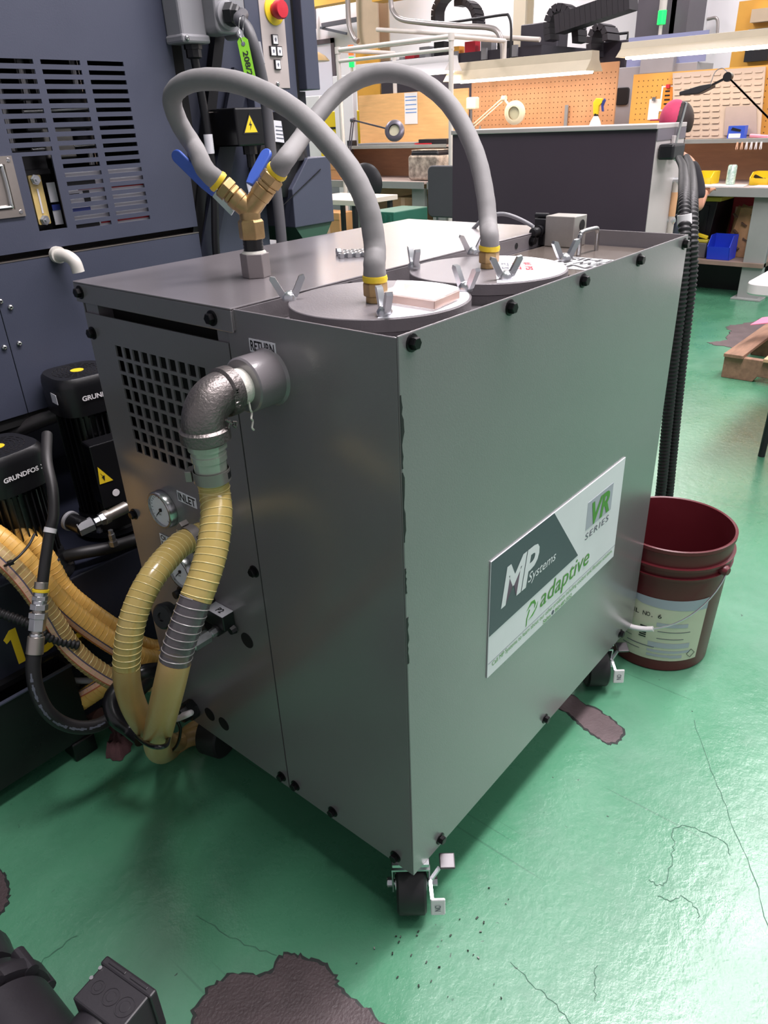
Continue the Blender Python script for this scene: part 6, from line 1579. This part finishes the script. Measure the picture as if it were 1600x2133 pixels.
# pallet with boards at the right
m_wood = mat('old_wood', (142, 108, 88), .75, var=.3, scale=5, stretch=(1, 6, 6), bump=.3, bscale=60)
m_wood2 = mat('pale_wood', (206, 164, 128), .7, var=.15, scale=5, stretch=(1, 6, 6))
pl = thing('pallet', 'weathered wooden pallet on the green floor at the right edge', 'pallet', (4.0, .05, 0))
MB().box(3.02, 3.16, .845, .918, 1.085, 1.15).build('conduit_block', m_black, cb_, 0, .01)
for k, x in enumerate((3.47, 3.98, 4.5)):
    MB().prism([(.598, 0), (.44, 0), (.42, .03), (.05, .03), (.03, 0), (-.2, 0), (-.22, .03), (-.5, .03), (-.5, .118), (.598, .118)], (x, 0, 0), Y, Z, (.04, 0, 0)).build('stringer', m_wood, pl, 0, .003)
for k, (y0, y1) in enumerate(((.50, .597), (.30, .40), (.06, .16), (-.18, -.08), (-.42, -.32))):
    MB().box(3.445, 4.56, y0, y1, .118, .136).build('deck_board', m_wood if k != 1 else m_wood2, pl, 0, .002)
for k, (y0, y1) in enumerate(((.44, .54), (-.18, -.04))): MB().box(3.46, 4.55, y0, y1, -.0 + .001, .016).build('bottom_board', m_wood, pl, 0, .002) if False else None
q = V((3.489, 0.398, 0.140)); 
solo('wood_block', MB().box(3.62, 3.95, .18, .34, .1365, .26), m_wood2, 'pale wood block standing on the pallet at the frame edge', 'block', bevel=.003)
solo('cardboard_sheet', MB().obox((4.25, .32, .20), (.28, 0, .03), (0, .18, .0), (-.001, 0, .004)), mat('pale_card', (232, 192, 158), .7), 'pale cardboard sheet lying on the pallet', 'cardboard')
a_, b_, c_, d_ = V((3.656, 0.547, 0.250)), V((3.850, 0.541, 0.250)), V((3.984, 0.448, 0.250)), V((3.838, 0.411, 0.250))
solo('pink_sheet', MB().add([a_, b_, c_, d_] + [p - Z * .004 for p in (a_, b_, c_, d_)], [(0, 1, 2, 3), (7, 6, 5, 4), (0, 4, 5, 1), (1, 5, 6, 2), (2, 6, 7, 3), (3, 7, 4, 0)]), mat('pink_card', (222, 120, 150), .6), 'pink sheet resting on the load of the pallet', 'sheet', smooth=0)
# white folding table at the right edge
m_ftab = mat('table_white', (236, 226, 226), .4, var=.03)
ft = thing('folding_table', 'white plastic folding table corner at the right edge', 'table', (2.8, -.3, 0))
MB().prism(rrect(1.2, .74, .045, 6), (2.195 + .6, .225 - .37, .70), X, Y, (0, 0, .042)).build('table_top', m_ftab, ft, 30, .006)
MB().box(2.192, 2.196, .02, .085, .71, .728).build('maker_plate', m_ink, ft, 0)
lp0, lp1 = V((2.502, 0.119, 0.000)), V((1.480, -0.097, 0.680))
MB().cyl(lp0, (lp0.x + .05, lp0.y, .70), .0135, n=14).build('table_leg', m_chair, ft)
MB().cyl((lp0.x, lp0.y - .5, 0), (lp0.x + .05, lp0.y - .5, .70), .0135, n=14).build('table_leg', m_chair, ft)
for s in (0, -.5): MB().cyl((3.2, lp0.y + s, 0), (3.15, lp0.y + s, .70), .0135, n=14).build('table_leg', m_chair, ft)

# ---------------------------------------------------------------- far machines, column, pipes, door
m_enc = mat('enclosure_gray', (84, 78, 86), .5, var=.05)
m_encd = mat('enclosure_dark', (48, 44, 54), .5, var=.05)
m_beige = mat('beige_column', (206, 184, 158), .6, var=.05)
m_orange = mat('crane_yellow', (222, 164, 66), .55, var=.05)
m_lgray = mat('machine_light_gray', (168, 164, 168), .5, var=.04)
m_chain = mat('chain_black', (40, 36, 42), .5)
m_lil = mat('pale_blue_sheet', (150, 156, 196), .4)
m_frame = mat('door_frame', (88, 78, 84), .5)
def B(x, u0, v0, u1, v1, d):
    # a box at depth x whose face spans two picture corners
    pass
# steel column
ca_, cb_2 = V((7.400, 6.562, 2.305)), V((7.400, 6.227, 2.275))
colm = thing('steel_column', 'beige steel building column behind the pipe frame', 'column', (7.5, (ca_.y + cb_2.y) / 2, 0))
MB().box(7.4, 7.42, cb_2.y, ca_.y, 0, 5.2).build('column_flange', m_beige, colm, 0)
MB().box(7.42, 7.60, (ca_.y + cb_2.y) / 2 - .01, (ca_.y + cb_2.y) / 2 + .01, 0, 5.2).build('column_web', m_beige, colm, 0)
MB().box(7.60, 7.62, cb_2.y, ca_.y, 0, 5.2).build('column_flange', m_beige, colm, 0)
a_ = V((7.400, 6.602, 1.645)); MB().box(7.37, 7.4, cb_2.y - .02, ca_.y + .02, 1.4, V((7.400, 6.453, 2.073)).z).build('column_guard', m_orange, colm, 0)
a_, b_ = V((8.600, 5.101, 2.474)), V((8.600, 4.936, 2.457))
c2_ = thing('steel_column', 'white steel column far behind the energy chains', 'column', (8.7, (a_.y + b_.y) / 2, 0))
MB().box(8.6, 8.62, b_.y, a_.y, 0, 5.2).build('column_flange', m_cream, c2_, 0)
MB().box(8.62, 8.78, (a_.y + b_.y) / 2 - .01, (a_.y + b_.y) / 2 + .01, 0, 5.2).build('column_web', m_cream, c2_, 0)
MB().box(8.78, 8.80, b_.y, a_.y, 0, 5.2).build('column_flange', m_cream, c2_, 0)
# crane beam
a_ = V((9.200, 9.154, 2.916))
solo('crane_beam', MB().box(9.2, 9.4, 7.2, 10.5, a_.z - .02, a_.z + .32).box(9.1, 9.5, 7.2, 10.5, a_.z + .3, a_.z + .33), m_orange, 'yellow crane beam high on the back wall at the left', 'beam')
a_, b_ = V((6.900, 5.884, 2.471)), V((6.900, 5.391, 2.410))
solo('crane_beam', MB().box(6.9, 7.1, b_.y, a_.y, a_.z, a_.z + .25), m_orange, 'yellow beam end crossing in front of the beige column', 'beam')
# door in the back wall
d0_, d1_ = V((10.000, 9.999, 2.571)), V((10.000, 9.422, 2.483))
dr = struct('door_1', MB().box(9.975, 10.0, d1_.y, d0_.y + .9, 0, d1_.z), mat('door_white', (214, 210, 222), .6), 0)
MB().box(9.96, 9.98, d1_.y - .07, d1_.y, 0, d1_.z + .07).build('door_frame', m_frame, dr, 0)
MB().box(9.96, 9.98, d1_.y - .07, d0_.y + .9, d1_.z, d1_.z + .07).build('door_frame', m_frame, dr, 0)
hl = V((9.000, 8.835, 2.159))
hlt = thing('hanging_lamp', 'brass toned shallow lamp shade hanging before the far door', 'lamp', tuple(hl))
MB().lathe(hl, Z, [(0, .20), (.005, .20), (.07, .14), (.12, .05), (.13, .02)], 28).build('lamp_shade', mat('brass_shade', (176, 152, 108), .4, metal=.3), hlt, 30)
MB().cyl(hl + Z * .13, hl + Z * 3, .006, n=6).build('lamp_cord', m_gink, hlt)
# ducts on the wall
for (u0, v0, u1, v1, w, l) in ((672, 53, 740, 40, .05, 'grey strut on the far wall running up to the column'), (668, 58, 720, 70, .03, 'thin grey strut on the far wall running down'), (655, 20, 655, 58, .04, 'short grey rod hanging on the far wall')):
    solo('wall_strut', MB().bar(U('x',9.9,u0,v0) if False else V((9.9, 0, 0)) + V((0, 0, 0)), (9.9, 0, .1), w, w), m_gink, l, 'strut') if False else None
S1 = [((9.900, 9.520, 2.736), (9.900, 8.746, 2.748), .06, 'grey strut on the far wall running up toward the column'), ((9.900, 9.568, 2.707), (9.900, 8.998, 2.577), .035, 'thin grey strut on the far wall running down'), ((9.900, 9.681, 2.983), (9.900, 9.701, 2.705), .04, 'short grey rod on the far wall above the door')]
for p, q, w, l in S1: solo('wall_strut', MB().bar(p, q, w, w), m_gink, l, 'strut')
def pipe(pts, r, m, label, name='conduit_pipe', n=7):
    return solo(name, MB().tube(spl([V(p) for p in pts], n), r, 12), m, label, 'pipe', smooth=60)
m_cond = mat('conduit_gray', (168, 160, 158), .35, metal=.5)
pipe([(7.200, 6.501, 2.761), (7.200, 6.516, 2.482), (7.200, 6.506, 2.314), (7.200, 6.439, 2.187), (7.200, 6.380, 2.153)], .030, m_cond, 'grey conduit bending in beside the beige column')
pipe([(6.600, 5.373, 2.659), (6.600, 5.371, 2.413), (6.600, 5.343, 2.310), (6.600, 5.236, 2.232), (6.600, 4.960, 2.177), (6.600, 4.482, 2.105), (6.600, 4.171, 2.064), (6.600, 4.055, 2.019), (6.600, 3.997, 1.920), (6.600, 3.980, 1.779)], .026, m_cond, 'long grey conduit bending down over the dark enclosure')
pipe([(6.650, 4.693, 2.151), (6.650, 4.289, 2.153), (6.650, 4.016, 2.154), (6.650, 3.962, 2.137), (6.650, 3.931, 2.034), (6.650, 3.929, 1.777)], .012, m_ink, 'thin black hose arching over the dark enclosure')
# dark enclosure behind the left and middle benches
e0, e1, e2 = V((6.900, 5.793, 2.203)), V((6.900, 3.832, 1.918)), V((6.900, 3.806, 1.506))
enc = thing('machine_enclosure', 'dark grey machine enclosure with white top rail behind the benches', 'machine', (7.6, (e0.y + e1.y) / 2, 0))
MB().box(6.9, 8.1, e1.y - .1, e0.y, 0, e1.z - .02).build('enclosure_wall', m_encd, enc, 0)
MB().box(6.89, 6.9, e1.y + .55, e0.y - .75, .9, e1.z - .12).build('enclosure_door', m_enc, enc, 0)
MB().cyl((6.86, e0.y, e0.z - .0), (6.86, e1.y - .1, e1.z + .02), .022, n=10).build('top_rail', m_pipe, enc)
for k in range(5): MB().box(6.87, 6.9, e0.y - .3 - k * .36, e0.y - .36 - k * .36, e1.z - .10, e1.z).build('rail_bracket', m_gbox, enc, 0)
q = V((6.850, 5.283, 2.041)); MB().cyl((6.85, e0.y - .02, q.z), (6.85, e0.y - .75, q.z), .02, n=10).build('lower_rail', m_pipe, enc)
for k in range(7):
    MB().box(6.95, 7.05, e0.y - .45 - k * .2, e0.y - .32 - k * .2, e1.z - .02, e1.z + .05 + .03 * (k % 3)).build('enclosure_part', (m_redp, m_gbox, m_ink, m_orange)[k % 4], enc, 0)
def energy_chain(pts, w, t, label, x):
    # a chain of links following a path, width w along x
    P = even(spl([V(p) for p in pts], 8), .055)
    th = thing('energy_chain', label, 'cable chain', tuple(P[0]))
    for i, (a, b) in enumerate(zip(P, P[1:])):
        d = (b - a); c = (a + b) / 2; u = V((1, 0, 0)); n_ = d.normalized().cross(u).normalized()
        MB().obox(c, d * .48, u * w / 2, n_ * t / 2).build('chain_link', m_chain, th, 0)
    return th
energy_chain([(7.600, 5.496, 2.284), (7.600, 5.488, 2.404), (7.600, 5.407, 2.495), (7.600, 5.295, 2.528), (7.600, 5.190, 2.481)], .18, .06, 'black cable chain loop rising over the dark enclosure', 7.6)
energy_chain([(7.700, 5.278, 2.443), (7.700, 5.147, 2.438), (7.700, 5.049, 2.374), (7.700, 5.002, 2.271), (7.700, 4.993, 2.170)], .18, .06, 'black cable chain curving down over the dark enclosure', 7.7)
energy_chain([(7.500, 3.952, 1.971), (7.500, 3.974, 2.120), (7.500, 3.917, 2.230), (7.500, 3.821, 2.245), (7.500, 3.718, 2.170), (7.500, 3.655, 2.050), (7.500, 3.630, 1.903)], .2, .07, 'black cable chain arch left of the sloping arm', 7.5)
a_, b_ = V((7.300, 3.771, 2.083)), V((7.300, 2.989, 2.215))
energy_chain([a_, (a_ + b_) / 2, b_], .2, .16, 'heavy black sloping cable carrier below the roof', 7.3)
energy_chain([(6.900, 3.157, 1.749), (6.900, 3.171, 1.884), (6.900, 3.133, 1.974), (6.900, 3.072, 1.984), (6.900, 3.025, 1.935), (6.900, 3.004, 1.832)], .26, .05, 'wide black ribbed chain loop beside the grey cabinet', 6.9)
q0, q1 = V((8.300, 4.811, 2.229)), V((8.300, 4.322, 1.916))
solo('control_box', MB().box(8.3, 8.55, q1.y, q0.y, 0, q0.z), m_encd, 'dark control box behind the cable chain arch', 'box', bevel=.01)
q0, q1 = V((7.050, 3.194, 1.880)), V((7.050, 2.918, 1.639))
dm = thing('drive_housing', 'dark drive housing with handle behind the tan pegboard', 'housing', (7.2, (q0.y + q1.y) / 2, 0))
MB().box(7.05, 7.35, q1.y, q0.y, 0, q0.z).build('housing_body', m_encd, dm, 0, .01)
MB().tube([V((7.15, q0.y - .05, q0.z)), V((7.15, q0.y - .05, q0.z + .06)), V((7.15, q1.y + .05, q0.z + .06)), V((7.15, q1.y + .05, q0.z))], .012, 8).build('housing_handle', m_ink, dm)
# light grey machine between the pegboards
q0, q1 = V((6.600, 2.817, 1.636)), V((6.600, 2.433, 1.061))
gm = thing('gray_machine', 'light grey machine with dark screen between the two pegboards', 'machine', (6.8, (q0.y + q1.y) / 2, 0))
MB().box(6.6, 7.0, q1.y - .35, q0.y + .1, 0, q0.z).build('machine_body', m_lgray, gm, 0, .006)
q2, q3 = V((6.590, 2.772, 1.480)), V((6.590, 2.652, 1.343))
MB().prism(rrect(q2.y - q3.y, q2.z - q3.z, .02), (6.6, (q2.y + q3.y) / 2, (q2.z + q3.z) / 2), Y, Z, (-.02, 0, 0)).build('machine_screen', m_ink, gm, 0, .004)
q2, q3 = V((6.550, 2.561, 1.704)), V((6.550, 2.270, 1.571))
MB().box(6.55, 6.9, q3.y, q2.y, q3.z, q2.z).build('machine_head', m_lgray, gm, 0, .006)
MB().box(6.62, 6.64, q1.y - .4, q0.y - .1, q0.z, q0.z + .22).build('blue_cover', m_lil, gm, 0)
# dark column with stack light
q0, q1 = V((8.400, 3.448, 2.161)), V((8.400, 2.918, 1.922))
dc = thing('machine_column', 'tall dark grey machine column at the top right', 'machine', (8.6, (q0.y + q1.y) / 2, 0))
MB().box(8.4, 8.9, q0.y - .42, q0.y, 0, 4.2).build('column_side', m_enc, dc, 0)
MB().box(8.5, 8.9, q1.y, q0.y - .42, 0, 4.2).build('column_recess', m_encd, dc, 0)
MB().box(8.4, 8.9, q1.y - .02, q1.y + .16, 0, 4.2).build('column_side', m_enc, dc, 0)
sl = V((8.200, 3.088, 1.991))
slt = thing('stack_light', 'clear signal tower with its green segment lit', 'signal light', tuple(sl))
MB().cyl((sl.x, sl.y, 0), sl + Z * .08, .018, n=10).build('light_pole', m_pipe, slt)
MB().cyl(sl + Z * .08, sl + Z * .20, .042, n=16).build('green_segment', mat('green_lit', (30, 190, 90), .3, emit=(16, 235, 96), es=1.3), slt)
MB().cyl(sl + Z * .20, sl + Z * .50, .038, n=16).build('clear_segment', mat('clear_segment', (196, 190, 184), .3), slt)
sl = V((7.600, 6.859, 1.926))
slt = thing('stack_light', 'small signal tower with red and green lit by the pipe frame', 'signal light', tuple(sl))
MB().cyl(sl, sl + Z * .11, .036, n=16).build('green_segment', MATS['green_lit'], slt)
MB().cyl(sl + Z * .13, sl + Z * .24, .036, n=16).build('red_segment', mat('red_lit', (230, 70, 40), .3, emit=(255, 96, 30), es=1.6), slt)
MB().cyl((sl.x, sl.y, 0), sl, .018, n=10).build('light_pole', m_pipe, slt)
# yellow rack at the top right corner
q0, q1 = V((7.600, 2.141, 2.066)), V((7.600, 1.691, 1.858))
rk = thing('yellow_rack', 'orange yellow rack end panel at the top right corner', 'rack', (7.8, q1.y, 0))
MB().box(7.6, 7.64, q1.y, q0.y, 0, q0.z + .06).build('rack_panel', m_orange, rk, 0)
MB().box(7.59, 7.6, q0.y - .36, q0.y - .34, 0, q0.z + .06).build('rack_seam', m_beige, rk, 0)
for k in range(3): MB().box(7.5, 7.6, q1.y + .1, q1.y + .3, q0.z - .42 + k * .15, q0.z - .32 + k * .15).build('rack_load', (m_ink, m_gbox, m_beige)[k], rk, 0)
# wall pipework on the white wall at the right
pipe([(9.900, 3.292, 2.512), (9.900, 3.265, 2.274), (9.900, 3.251, 2.081)], .03, m_wall, 'white pipe down the back wall at the right', 'wall_pipe')
pipe([(9.900, 3.223, 2.223), (9.900, 3.111, 2.212), (9.900, 3.078, 2.018)], .018, m_cond, 'thin grey pipe with an elbow on the back wall', 'wall_pipe')
# yellow hard bins and white machine left of the left bench
q = V((6.400, 6.148, 1.293)); 
yc = thing('yellow_crate', 'yellow crate stack with dark bands left of the left bench', 'crate', (6.5, q.y, 0))
MB().box(6.4, 6.7, q.y - .2, q.y + .2, .9, 1.42).build('crate_body', m_yel, yc, 0, .01)
for z in (1.10, 1.24): MB().box(6.39, 6.4, q.y - .2, q.y + .2, z, z + .02).build('crate_band', m_ink, yc, 0)
MB().box(6.4, 6.7, q.y - .2, q.y + .2, 0, .9).build('crate_stand', m_gbox, yc, 0)
q = V((6.900, 7.012, 1.550)); 
solo('white_cabinet', MB().box(6.9, 7.3, q.y - .22, q.y + .4, 0, q.z + .06), m_wplas, 'white cabinet behind the machine edge', 'cabinet', bevel=.01)
q = V((6.200, 5.675, 1.369)); 
solo('white_door_panel', MB().box(6.2, 6.26, q.y - .06, q.y + .22, 0, 1.75), m_wplas, 'narrow white panel standing at the left end of the bench', 'panel', bevel=.005)
